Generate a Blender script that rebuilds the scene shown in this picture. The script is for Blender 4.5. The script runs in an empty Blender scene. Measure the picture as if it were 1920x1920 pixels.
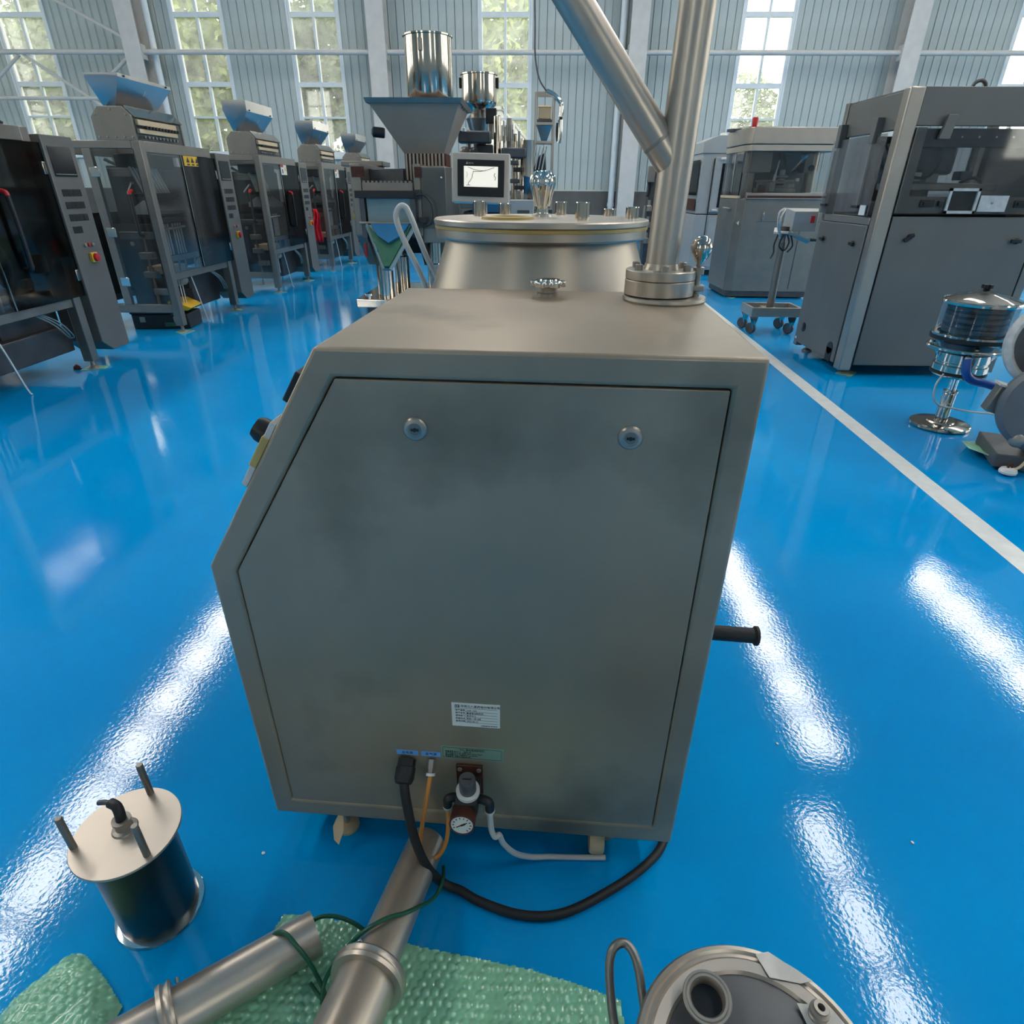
import bpy, bmesh, math, random
from mathutils import Vector, Matrix, noise
random.seed(7)
SC = bpy.context.scene
COL = SC.collection
PI = math.pi

# ------------------------------------------------------------------ camera
cam_d = bpy.data.cameras.new('camera')
cam = bpy.data.objects.new('camera', cam_d)
COL.objects.link(cam)
cam_d.sensor_width = 36.0
cam_d.lens = 36.0 * 1136.0 / 1920.0
cam_d.clip_start = 0.02
cam_d.clip_end = 400
cam.matrix_world = Matrix((
    (0.999449470, -0.020857835, 0.025801320, 0.0),
    (0.032588009, 0.471192768, -0.881428044, 0.0),
    (0.006227285, 0.881783605, 0.471613077, 1.5),
    (0, 0, 0, 1)))
SC.camera = cam

# ------------------------------------------------------------------ world, exposure
w = bpy.data.worlds.new('overcast_sky')
SC.world = w
w.use_nodes = True
nt = w.node_tree
nt.nodes.clear()
bg = nt.nodes.new('ShaderNodeBackground')
bg.inputs['Color'].default_value = (1.0, 0.96, 0.89, 1)
bg.inputs['Strength'].default_value = 6.5
wo = nt.nodes.new('ShaderNodeOutputWorld')
nt.links.new(bg.outputs[0], wo.inputs[0])
SKYLIGHT = 17.0
SC.view_settings.view_transform = 'Standard'
SC.view_settings.look = 'None'
SC.view_settings.gamma = 1.0
SC.view_settings.use_curve_mapping = False
SC.view_settings.exposure = 0.3
SC.cycles.use_denoising = True
SC.cycles.max_bounces = 8
SC.cycles.diffuse_bounces = 4
SC.cycles.glossy_bounces = 4
SC.cycles.transparent_max_bounces = 24
SC.cycles.sample_clamp_indirect = 6.0
SC.cycles.use_light_tree = True
SC.cycles.caustics_reflective = False
SC.cycles.caustics_refractive = False

# ------------------------------------------------------------------ materials
MATS = {}
def _new(name):
    m = bpy.data.materials.new(name); m.use_nodes = True
    t = m.node_tree; t.nodes.clear()
    o = t.nodes.new('ShaderNodeOutputMaterial')
    return m, t, o
def lin(c):
    f = lambda v: v / 12.92 if v <= 0.04045 else ((v + 0.055) / 1.055) ** 2.4
    return tuple(f(v / 255.0) for v in c) + (1.0,)
def mat(name, rgb, rough=0.5, metal=0.0, var=0.12, scale=6.0, stretch=(1, 1, 1), bump=0.0, bscale=60.0,
        rvar=0.0, spec=0.5, emit=None, estr=0.0, coat=0.0, stains=None, sscale=1.5):
    """principled material whose colour wanders with object-space noise"""
    m, t, o = _new(name)
    N, L = t.nodes.new, t.links.new
    p = N('ShaderNodeBsdfPrincipled')
    tc = N('ShaderNodeTexCoord'); mp = N('ShaderNodeMapping')
    mp.inputs['Scale'].default_value = stretch
    L(tc.outputs['Object'], mp.inputs[0])
    n = N('ShaderNodeTexNoise'); n.inputs['Scale'].default_value = scale; n.inputs['Detail'].default_value = 4
    L(mp.outputs[0], n.inputs['Vector'])
    c = lin(rgb)
    r = N('ShaderNodeValToRGB')
    r.color_ramp.elements[0].position = 0.3; r.color_ramp.elements[1].position = 0.7
    r.color_ramp.elements[0].color = tuple(v * (1 - var) for v in c[:3]) + (1,)
    r.color_ramp.elements[1].color = tuple(min(1, v * (1 + var)) for v in c[:3]) + (1,)
    L(n.outputs['Fac'], r.inputs[0])
    src = r.outputs[0]
    if stains:
        n3 = N('ShaderNodeTexNoise'); n3.inputs['Scale'].default_value = sscale; n3.inputs['Detail'].default_value = 5
        L(tc.outputs['Object'], n3.inputs['Vector'])
        r3 = N('ShaderNodeValToRGB'); r3.color_ramp.elements[0].position = 0.55; r3.color_ramp.elements[1].position = 0.75
        L(n3.outputs['Fac'], r3.inputs[0])
        mx = N('ShaderNodeMix'); mx.data_type = 'RGBA'
        L(r3.outputs[0], mx.inputs['Factor']); L(src, mx.inputs['A']); mx.inputs['B'].default_value = lin(stains)
        src = mx.outputs['Result']
    L(src, p.inputs['Base Color'])
    p.inputs['Roughness'].default_value = rough
    p.inputs['Metallic'].default_value = metal
    p.inputs['Specular IOR Level'].default_value = spec
    p.inputs['Coat Weight'].default_value = coat
    if rvar:
        mr = N('ShaderNodeMapRange')
        mr.inputs['From Min'].default_value = 0.3; mr.inputs['From Max'].default_value = 0.7
        mr.inputs['To Min'].default_value = max(0.02, rough - rvar); mr.inputs['To Max'].default_value = rough + rvar
        L(n.outputs['Fac'], mr.inputs['Value']); L(mr.outputs[0], p.inputs['Roughness'])
    if bump:
        n2 = N('ShaderNodeTexNoise'); n2.inputs['Scale'].default_value = bscale; n2.inputs['Detail'].default_value = 2
        L(mp.outputs[0], n2.inputs['Vector'])
        b = N('ShaderNodeBump'); b.inputs['Strength'].default_value = bump; b.inputs['Distance'].default_value = 0.01
        L(n2.outputs['Fac'], b.inputs['Height']); L(b.outputs[0], p.inputs['Normal'])
    if emit:
        p.inputs['Emission Color'].default_value = lin(emit); p.inputs['Emission Strength'].default_value = estr
    L(p.outputs[0], o.inputs[0])
    MATS[name] = m
    return m
def clear(name, rgb, fac, rough=0.05, milk=0.0, milkrgb=(235, 240, 240)):
    """thin clear sheet: transparent, a little gloss, optionally a dusty veil"""
    m, t, o = _new(name)
    N, L = t.nodes.new, t.links.new
    tr = N('ShaderNodeBsdfTransparent'); tr.inputs[0].default_value = lin(rgb)
    gl = N('ShaderNodeBsdfGlossy'); gl.inputs['Roughness'].default_value = rough
    lw = N('ShaderNodeLayerWeight'); lw.inputs['Blend'].default_value = 0.25
    mr = N('ShaderNodeMapRange'); mr.inputs['To Min'].default_value = fac; mr.inputs['To Max'].default_value = min(1, fac + 0.35)
    L(lw.outputs['Fresnel'], mr.inputs['Value'])
    mx = N('ShaderNodeMixShader'); L(mr.outputs[0], mx.inputs[0]); L(tr.outputs[0], mx.inputs[1]); L(gl.outputs[0], mx.inputs[2])
    out = mx.outputs[0]
    if milk:
        tl = N('ShaderNodeBsdfTranslucent'); tl.inputs[0].default_value = lin(milkrgb)
        tc = N('ShaderNodeTexCoord'); n = N('ShaderNodeTexNoise'); n.inputs['Scale'].default_value = 2.5; n.inputs['Detail'].default_value = 6
        L(tc.outputs['Object'], n.inputs['Vector'])
        m2 = N('ShaderNodeMapRange'); m2.inputs['From Min'].default_value = 0.3; m2.inputs['From Max'].default_value = 0.7
        m2.inputs['To Min'].default_value = milk * 0.6; m2.inputs['To Max'].default_value = milk * 1.4
        L(n.outputs['Fac'], m2.inputs['Value'])
        m3 = N('ShaderNodeMixShader'); L(m2.outputs[0], m3.inputs[0]); L(out, m3.inputs[1]); L(tl.outputs[0], m3.inputs[2])
        out = m3.outputs[0]
    L(out, o.inputs[0])
    MATS[name] = m
    return m

M_steel = mat('brushed_steel', (176, 166, 154), 0.36, 0.8, 0.06, 5, (1, 1, 1), 0.006, 400, 0.05)
M_body = mat('granulator_steel', (164, 148, 128), 0.42, 0.45, 0.12, 2.6, (1, 1, 1), 0.012, 500, 0.06, stains=(116, 106, 90), sscale=2.3)
M_satin = mat('satin_steel', (186, 174, 160), 0.36, 0.75, 0.05, 4, (1, 1, 1), 0.004, 400, 0.04)
M_dull = mat('dull_steel', (138, 132, 124), 0.42, 0.75, 0.10, 5, (1, 1, 1), 0.006, 200, 0.06)
M_dark = mat('dark_steel', (92, 92, 94), 0.45, 0.85, 0.15, 6, bump=0.03, bscale=200)
M_grey = mat('grey_coated_sheet', (118, 114, 108), 0.45, 0.4, 0.06, 3, bump=0.02, bscale=250)
M_chrome = mat('chrome', (225, 222, 216), 0.07, 1.0, 0.02, 4)
M_mirror = mat('mirror_steel', (205, 192, 178), 0.12, 1.0, 0.06, 3, (1, 1, 0.15), 0.12, 6)
M_hopper = mat('polished_hopper_steel', (186, 182, 178), 0.30, 1.0, 0.05, 4, bump=0.02, bscale=60)
M_can = mat('can_steel', (74, 80, 80), 0.30, 1.0, 0.10, 4, bump=0.004, bscale=300)
M_hopm = mat('matte_hopper_steel', (150, 136, 122), 0.55, 0.2, 0.06, 4)
M_pale = mat('pale_screen_steel', (216, 200, 186), 0.4, 0.4, 0.05, 6)
M_black = mat('black_plastic', (24, 24, 26), 0.45, 0, 0.15)
M_rubber = mat('black_rubber', (30, 29, 30), 0.6, 0, 0.2, 20, bump=0.05, bscale=200)
M_inner = mat('machine_dark_inside', (58, 57, 56), 0.6, 0.2, 0.3, 8)
M_machined = mat('machined_parts', (158, 150, 140), 0.4, 0.6, 0.15, 9)
M_cream = mat('cream_plastic', (210, 184, 146), 0.5, 0, 0.06)
M_white = mat('white_plastic', (225, 222, 216), 0.45, 0, 0.05)
M_whitepaint = mat('white_enamel_sheet', (168, 168, 164), 0.42, 0.05, 0.05, 3)
M_red = mat('red_plastic', (190, 30, 32), 0.4, 0, 0.1)
M_redcloth = mat('red_cloth', (200, 22, 40), 0.85, 0, 0.2, 15, bump=0.3, bscale=60)
M_yellow = mat('yellow_plastic', (226, 176, 40), 0.45, 0, 0.1)
M_orange = mat('orange_hose_plastic', (214, 140, 62), 0.4, 0, 0.08)
M_greyhose = mat('grey_white_hose', (205, 203, 198), 0.45, 0, 0.06)
M_greencord = mat('green_cord_plastic', (20, 86, 62), 0.42, 0, 0.12)
M_blueh = mat('blue_hose_plastic', (22, 78, 152), 0.35, 0, 0.08)
M_bluelabel = mat('blue_label_tape', (104, 168, 232), 0.5, 0, 0.04)
M_bluefilm = mat('blue_film', (44, 108, 150), 0.3, 0, 0.1)
M_teal = mat('pale_teal_sheet', (126, 146, 146), 0.4, 0.1, 0.05, 4)
M_greenbelt = mat('green_belt', (44, 96, 74), 0.4, 0, 0.06)
M_wrap = mat('green_bubble_wrap', (138, 196, 160), 0.16, 0, 0.12, 9, spec=0.9, bump=0.06, bscale=60)
M_paper = mat('white_label_paper', (228, 224, 214), 0.6, 0, 0.02)
M_tape = mat('dusty_tape', (206, 200, 192), 0.5, 0, 0.14, 25)
M_ink = mat('printed_ink', (34, 34, 36), 0.6, 0, 0.0)
M_greenlabel = mat('pale_green_label', (132, 158, 140), 0.4, 0.2, 0.08, 8)
M_rust = mat('rusty_brown_metal', (84, 46, 34), 0.6, 0.4, 0.3, 25)
M_goldlid = mat('amber_gasket', (190, 160, 92), 0.35, 0, 0.1)
M_vgrey = mat('dark_grey_paint', (84, 84, 86), 0.42, 0.2, 0.14, 9, stains=(64, 64, 66), sscale=6)
M_blower = mat('blue_grey_paint', (100, 104, 108), 0.45, 0.1, 0.08, 6)
M_purple = mat('purple_band', (96, 84, 160), 0.45)
M_concrete = mat('plinth_concrete', (92, 90, 86), 0.8, 0, 0.16, 3, bump=0.2, bscale=30)
M_panel = mat('wall_cladding', (176, 184, 180), 0.5, 0.0, 0.05, 2)
M_core = mat('wall_core', (104, 116, 120), 0.7, 0, 0.05, 2)
M_col = mat('column_paint', (196, 192, 186), 0.55, 0, 0.06, 4)
M_frame = mat('window_frame_pvc', (222, 226, 226), 0.45, 0, 0.03)
M_roof = mat('ceiling_sheet', (205, 205, 200), 0.6, 0, 0.06)
M_linewhite = mat('floor_line_paint', (222, 222, 218), 0.35, 0, 0.08, 14, bump=0.03, bscale=120)
M_display = mat('dark_display', (26, 30, 36), 0.15, 0, 0.1, 3)
M_lit = mat('lit_screen', (240, 236, 224), 0.3, 0, 0.0, emit=(255, 246, 228), estr=0.55)
M_bark = mat('bark', (92, 80, 66), 0.9, 0, 0.2)
M_grass = mat('outside_ground', (120, 132, 96), 0.9, 0, 0.3, 0.6)
M_pinkwall = mat('pale_pink_render', (232, 218, 216), 0.8, 0, 0.04)
M_glass = clear('window_glass', (244, 246, 244), 0.05, 0.02, 0.10)
M_acrylic = clear('clear_acrylic', (232, 233, 233), 0.05, 0.06, 0.02)
M_smoked = clear('smoked_acrylic', (156, 156, 156), 0.05, 0.06, 0.01)
M_dusty = clear('dusty_acrylic', (242, 242, 242), 0.05, 0.04, 0.20, (200, 205, 210))
M_cleartub = clear('clear_tub', (225, 228, 228), 0.10, 0.05, 0.05)

def floor_mat():
    m, t, o = _new('blue_epoxy_floor')
    N, L = t.nodes.new, t.links.new
    p = N('ShaderNodeBsdfPrincipled'); tc = N('ShaderNodeTexCoord')
    n = N('ShaderNodeTexNoise'); n.inputs['Scale'].default_value = 0.9; n.inputs['Detail'].default_value = 4
    L(tc.outputs['Object'], n.inputs['Vector'])
    r = N('ShaderNodeValToRGB')
    r.color_ramp.elements[0].position = 0.3; r.color_ramp.elements[1].position = 0.7
    r.color_ramp.elements[0].color = lin((0, 142, 210)); r.color_ramp.elements[1].color = lin((0, 157, 223))
    L(n.outputs['Fac'], r.inputs[0]); L(r.outputs[0], p.inputs['Base Color'])
    p.inputs['Roughness'].default_value = 0.05
    p.inputs['Specular IOR Level'].default_value = 0.4
    a = N('ShaderNodeTexNoise'); a.inputs['Scale'].default_value = 85; a.inputs['Detail'].default_value = 2
    b = N('ShaderNodeTexNoise'); b.inputs['Scale'].default_value = 2.2; b.inputs['Detail'].default_value = 2
    L(tc.outputs['Object'], a.inputs['Vector']); L(tc.outputs['Object'], b.inputs['Vector'])
    b1 = N('ShaderNodeBump'); b1.inputs['Strength'].default_value = 0.10; b1.inputs['Distance'].default_value = 0.0022
    b2 = N('ShaderNodeBump'); b2.inputs['Strength'].default_value = 0.12; b2.inputs['Distance'].default_value = 0.012
    L(a.outputs['Fac'], b1.inputs['Height']); L(b.outputs['Fac'], b2.inputs['Height'])
    L(b2.outputs[0], b1.inputs['Normal']); L(b1.outputs[0], p.inputs['Normal'])
    L(p.outputs[0], o.inputs[0])
    return m
M_floor = floor_mat()
def skylight_mat():
    m, t, o = _new('translucent_skylight')
    e = t.nodes.new('ShaderNodeEmission'); e.inputs[0].default_value = (1.0, 0.95, 0.88, 1); e.inputs[1].default_value = SKYLIGHT
    t.links.new(e.outputs[0], o.inputs[0])
    return m
M_sky = skylight_mat()
def leaf_mat(name, c1, c2):
    m, t, o = _new(name)
    N, L = t.nodes.new, t.links.new
    g = N('ShaderNodeNewGeometry'); tc = N('ShaderNodeTexCoord')
    n = N('ShaderNodeTexNoise'); n.inputs['Scale'].default_value = 1.3; n.inputs['Detail'].default_value = 5
    L(tc.outputs['Object'], n.inputs['Vector'])
    r = N('ShaderNodeValToRGB'); r.color_ramp.elements[0].position = 0.35; r.color_ramp.elements[1].position = 0.65
    r.color_ramp.elements[0].color = lin(c1); r.color_ramp.elements[1].color = lin(c2)
    L(n.outputs['Fac'], r.inputs[0])
    d = N('ShaderNodeBsdfDiffuse'); tl = N('ShaderNodeBsdfTranslucent'); mx = N('ShaderNodeMixShader')
    mx.inputs[0].default_value = 0.5
    L(r.outputs[0], d.inputs[0]); L(r.outputs[0], tl.inputs[0])
    L(d.outputs[0], mx.inputs[1]); L(tl.outputs[0], mx.inputs[2]); L(mx.outputs[0], o.inputs[0])
    return m
M_leaf = leaf_mat('leaf_green', (86, 104, 62), (164, 174, 118))
M_leaf2 = leaf_mat('leaf_grey_green', (80, 94, 74), (146, 158, 122))

# ------------------------------------------------------------------ mesh helpers
class MB:
    def __init__(s): s.bm = bmesh.new()
    def poly(s, pts):
        return s.bm.faces.new([s.bm.verts.new(p) for p in pts])
    def box(s, lo, hi, mx=None):
        x0, y0, z0 = lo; x1, y1, z1 = hi
        P = [(x0, y0, z0), (x1, y0, z0), (x1, y1, z0), (x0, y1, z0), (x0, y0, z1), (x1, y0, z1), (x1, y1, z1), (x0, y1, z1)]
        v = [s.bm.verts.new(mx @ Vector(p) if mx else p) for p in P]
        for f in ((3, 2, 1, 0), (4, 5, 6, 7), (0, 1, 5, 4), (1, 2, 6, 5), (2, 3, 7, 6), (3, 0, 4, 7)):
            s.bm.faces.new([v[i] for i in f])
        return s
    def bar(s, p0, p1, wx, wy=None):
        """square bar between two points"""
        p0, p1 = Vector(p0), Vector(p1); wy = wy or wx
        d = p1 - p0; q = d.to_track_quat('Z', 'Y').to_matrix().to_4x4()
        return s.box((-wx / 2, -wy / 2, 0), (wx / 2, wy / 2, d.length), Matrix.Translation(p0) @ q)
    def cyl(s, p0, p1, r0, r1=None, n=16, cap=True):
        p0, p1 = Vector(p0), Vector(p1); r1 = r0 if r1 is None else r1
        q = (p1 - p0).to_track_quat('Z', 'Y')
        A, B = [], []
        for i in range(n):
            a = 2 * PI * i / n; u = Vector((math.cos(a), math.sin(a), 0))
            A.append(s.bm.verts.new(p0 + q @ (u * r0))); B.append(s.bm.verts.new(p1 + q @ (u * r1)))
        for i in range(n):
            j = (i + 1) % n; s.bm.faces.new((A[i], A[j], B[j], B[i]))
        if cap:
            s.bm.faces.new(A[::-1]); s.bm.faces.new(B)
        return s
    def lathe(s, prof, c=(0, 0, 0), axis=(0, 0, 1), n=32):
        """profile of (radius, height) turned about an axis; zero radii close it"""
        q = Vector(axis).to_track_quat('Z', 'Y'); c = Vector(c); rows = []
        for r, h in prof:
            if r < 1e-6: rows.append([s.bm.verts.new(c + q @ Vector((0, 0, h)))])
            else: rows.append([s.bm.verts.new(c + q @ Vector((r * math.cos(2 * PI * i / n), r * math.sin(2 * PI * i / n), h))) for i in range(n)])
        for A, B in zip(rows, rows[1:]):
            if len(A) == 1 and len(B) == 1: continue
            for i in range(n):
                j = (i + 1) % n
                if len(A) == 1: s.bm.faces.new((A[0], B[j], B[i]))
                elif len(B) == 1: s.bm.faces.new((A[i], A[j], B[0]))
                else: s.bm.faces.new((A[i], A[j], B[j], B[i]))
        return s
    def tube(s, pts, r, n=10, sub=6, closed=False):
        P = [Vector(p) for p in pts]; S = []
        if sub > 1 and len(P) > 2:
            m = len(P)
            for i in range(m if closed else m - 1):
                if closed: a, b, c, d = P[(i - 1) % m], P[i], P[(i + 1) % m], P[(i + 2) % m]
                else: a, b, c, d = P[max(i - 1, 0)], P[i], P[i + 1], P[min(i + 2, m - 1)]
                for k in range(sub):
                    t = k / sub
                    S.append(0.5 * ((2 * b) + (c - a) * t + (2 * a - 5 * b + 4 * c - d) * t * t + (3 * b - a - 3 * c + d) * t ** 3))
            if not closed: S.append(P[-1])
        else: S = P
        rr = r if callable(r) else (lambda t: r)
        m = len(S); rings = []; up = None
        for i, p in enumerate(S):
            if closed: t = (S[(i + 1) % m] - S[i - 1])
            else: t = S[min(i + 1, m - 1)] - S[max(i - 1, 0)]
            t.normalize()
            if up is None: up = t.orthogonal().normalized()
            up = (up - t * up.dot(t)).normalized(); sd = t.cross(up)
            rings.append([s.bm.verts.new(p + rr(i / max(1, m - 1)) * (math.cos(2 * PI * k / n) * up + math.sin(2 * PI * k / n) * sd)) for k in range(n)])
        for i in range(m if closed else m - 1):
            A, B = rings[i], rings[(i + 1) % m]
            for k in range(n):
                s.bm.faces.new((A[k], A[(k + 1) % n], B[(k + 1) % n], B[k]))
        if not closed:
            s.bm.faces.new(rings[0][::-1]); s.bm.faces.new(rings[-1])
        return s
    def prism(s, pts, vec):
        """planar polygon pushed along a vector"""
        v = Vector(vec)
        A = [s.bm.verts.new(Vector(p)) for p in pts]; B = [s.bm.verts.new(Vector(p) + v) for p in pts]
        n = len(A)
        s.bm.faces.new(A[::-1]); s.bm.faces.new(B)
        for i in range(n):
            j = (i + 1) % n; s.bm.faces.new((A[i], A[j], B[j], B[i]))
        return s
    def funnel(s, top, bot, zt, zb, th=0.012, lip=0.0):
        """open four-sided hopper shell; top and bot are (x0, x1, y0, y1)"""
        def ring(R, z, d=0):
            x0, x1, y0, y1 = R
            return [s.bm.verts.new(p) for p in ((x0 + d, y0 + d, z), (x1 - d, y0 + d, z), (x1 - d, y1 - d, z), (x0 + d, y1 - d, z))]
        rs = [ring(bot, zb), ring(top, zt - lip)]
        if lip: rs.append(ring(top, zt))
        rs += [ring(top, zt, th)]
        if lip: rs.append(ring(top, zt - lip, th))
        rs += [ring(bot, zb, min(th, 0.4 * (bot[1] - bot[0]), 0.4 * (bot[3] - bot[2])))]
        rs.append(rs[0])
        for A, B in zip(rs, rs[1:]):
            for i in range(4):
                j = (i + 1) % 4; s.bm.faces.new((A[i], A[j], B[j], B[i]))
        return s
    def build(s, name, m=None, parent=None, loc=None, bevel=0, smooth=True, seg=2):
        bm = s.bm
        bmesh.ops.recalc_face_normals(bm, faces=bm.faces[:])
        me = bpy.data.meshes.new(name); bm.to_mesh(me); bm.free()
        o = bpy.data.objects.new(name, me); COL.objects.link(o)
        if m: me.materials.append(m)
        if parent: o.parent = parent
        if loc is not None: o.location = loc
        if smooth and len(me.polygons):
            me.polygons.foreach_set('use_smooth', [True] * len(me.polygons))
            me.set_sharp_from_angle(angle=math.radians(35))
        if bevel:
            b = o.modifiers.new('edge', 'BEVEL'); b.width = bevel; b.segments = seg; b.limit_method = 'ANGLE'; b.angle_limit = math.radians(40)
            b.harden_normals = False
        return o
def BX(name, m, parent, lo, hi, bevel=0, mx=None): return MB().box(lo, hi, mx).build(name, m, parent, bevel=bevel)
def CY(name, m, parent, p0, p1, r0, r1=None, n=16): return MB().cyl(p0, p1, r0, r1, n).build(name, m, parent)
def TB(name, m, parent, pts, r, n=10, sub=6, closed=False): return MB().tube(pts, r, n, sub, closed).build(name, m, parent)
def LA(name, m, parent, prof, c=(0, 0, 0), axis=(0, 0, 1), n=32): return MB().lathe(prof, c, axis, n).build(name, m, parent)

def tag(o, label, cat=None, group=None, kind=None):
    o['label'] = label
    if cat: o['category'] = cat
    if group: o['group'] = group
    if kind: o['kind'] = kind
    return o
def thing(name, label, cat, loc=(0, 0, 0), rotz=0.0, group=None):
    o = bpy.data.objects.new(name, None); COL.objects.link(o)
    o.empty_display_size = 0.1
    o.location = loc; o.rotation_euler = (0, 0, rotz)
    return tag(o, label, cat, group)
def struct(o, label=None):
    o['kind'] = 'structure'
    if label: o['label'] = label
    return o
def kids(o): return [c for c in bpy.data.objects if c.parent == o]
def copy_tree(o, parent=None, skip=()):
    c = o.copy(); COL.objects.link(c); c.parent = parent
    for ch in kids(o):
        if ch.name.split('.')[0] in skip: continue
        copy_tree(ch, c, skip)
    return c
def dup(o, parent, loc=None, rot=None, scale=None):
    c = o.copy(); COL.objects.link(c); c.parent = parent
    if loc is not None: c.location = loc
    if rot is not None: c.rotation_euler = rot
    if scale is not None: c.scale = scale
    return c
def text(s, size, parent, mtx, m=M_ink, name='lettering', align='LEFT', spacing=1.0):
    """flat print as a filled curve; mtx maps text space to the parent's space"""
    cu = bpy.data.curves.new(name, 'FONT'); cu.body = s; cu.size = size; cu.align_x = align; cu.align_y = 'CENTER'
    cu.space_character = spacing
    cu.extrude = 0.0002
    cu.materials.append(m)
    t_ = bpy.data.objects.new(name, cu); COL.objects.link(t_)
    me = bpy.data.meshes.new_from_object(t_.evaluated_get(bpy.context.evaluated_depsgraph_get()))
    bpy.data.objects.remove(t_)
    o = bpy.data.objects.new(name, me); COL.objects.link(o); o.parent = parent; o.matrix_local = mtx
    return o
def face_y(x, y, z):
    """text frame on a surface that faces -y"""
    return Matrix.Translation((x, y, z)) @ Matrix.Rotation(PI / 2, 4, 'X')

# ================================================================== THE SETTING
WY = 22.0                                     # inner face of the end wall
XL, XR, YB, ZT = -21.0, 21.0, -9.0, 9.2
o = struct(MB().box((XL - .3, YB - .3, -.2), (XR + .3, WY + .3, 0)).build('floor', M_floor), 'glossy blue epoxy floor of the hall')
struct(MB().prism([(2.130, 0.15, .0005), (2.255, 0.15, .0005), (2.835, 16.0, .0005), (2.710, 16.0, .0005)], (0, 0, .0012)).build('trim_1', M_linewhite, bevel=0),
       'white line painted along the blue floor')
# end wall: core blocks between the windows, concrete plinth, ribbed cladding planks, windows
WIN = [('window_1', -15.89, -14.42), ('window_2', -10.65, -9.18), ('window_3', -7.22, -5.78), ('window_4', -1.67, -.20), ('window_5', 5.83, 7.28), ('window_6', 13.52, 14.97)]
WZ0, WZ1 = 2.33, 7.66
mb = MB()
edges = [XL] + [v for n_, a, b in WIN for v in (a, b)] + [XR]
for i in range(0, len(edges), 2):
    mb.box((edges[i], WY + .02, 0), (edges[i + 1], WY + .22, ZT))
for n_, a, b in WIN:
    mb.box((a, WY + .02, 0), (b, WY + .22, WZ0)); mb.box((a, WY + .02, WZ1), (b, WY + .22, ZT))
wall_back = struct(mb.build('wall_back', M_core, smooth=False), 'far end wall clad in pale blue grey ribbed sheets')
BX('plinth', M_concrete, wall_back, (XL, WY - .10, 0), (XR, WY + .02, 1.42))['label'] = 'dark bare concrete plinth'
MB().box((XL, WY - .11, 1.42), (XR, WY + .02, 1.46)).build('flashing', M_panel, wall_back)
def plank_mesh(w, h):
    mb = MB()
    mb.prism([(0.006, 0.03, 0), (0.006, 0.004, 0), (0.016, -0.012, 0), (0.034, -0.012, 0), (0.044, 0.0, 0), (w - .006, 0.0, 0), (w - .006, .03, 0)], (0, 0, h))
    return mb
protos = {}
def planks(x0, x1, z0, z1):
    n = max(1, round((x1 - x0) / 0.235)); w_ = (x1 - x0) / n
    for i in range(n):
        key = round(z1 - z0, 2)
        if key not in protos:
            o = plank_mesh(0.235, z1 - z0).build('cladding_plank', M_panel, wall_back); protos[key] = o
        else:
            o = dup(protos[key], wall_back)
        o.location = (x0 + i * w_, WY, z0); o.scale = (w_ / 0.235, 1, 1)
for i in range(0, len(edges), 2):
    planks(edges[i], edges[i + 1], 1.46, ZT)
for n_, a, b in WIN:
    planks(a, b, 1.46, WZ0 - .03)
    planks(a, b, WZ1 + .03, ZT)
# windows
for n_, a, b in WIN:
    m = (a + b) / 2
    mb = MB()
    f = .07
    mb.box((a, WY - .03, WZ0), (a + f, WY + .1, WZ1)); mb.box((b - f, WY - .03, WZ0), (b, WY + .1, WZ1))
    mb.box((a + f, WY - .03, WZ1 - f), (b - f, WY + .1, WZ1)); mb.box((a + f, WY - .03, WZ0), (b - f, WY + .1, WZ0 + .14))
    root = struct(mb.build(n_, M_frame, smooth=False, bevel=.006), 'tall white framed window with two columns of panes')
    BX('reveal', M_frame, root, (a - .05, WY - .045, WZ0 - .05), (a, WY + .0, WZ1 + .05))
    BX('reveal', M_frame, root, (b, WY - .045, WZ0 - .05), (b + .05, WY + .0, WZ1 + .05))
    BX('sill', M_frame, root, (a - .06, WY - .09, WZ0 - .06), (b + .06, WY + .0, WZ0))
    BX('mullion', M_frame, root, (m - .035, WY - .02, WZ0 + .14), (m + .035, WY + .09, WZ1 - f))
    zs = [WZ0 + .14, 3.37, 4.21, 5.04, 5.88, 6.73, WZ1 - f]
    for k, z in enumerate(zs[1:-1]):
        h = .06 if k % 2 else .025
        BX('transom', M_frame, root, (a + f, WY - .022, z - h), (b - f, WY + .092, z + h))
    for k in range(len(zs) - 1):
        for (u, v) in ((a + f, m - .035), (m + .035, b - f)):
            BX('pane', M_glass, root, (u, WY + .03, zs[k] + .02), (v, WY + .036, zs[k + 1] - .02))
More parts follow.
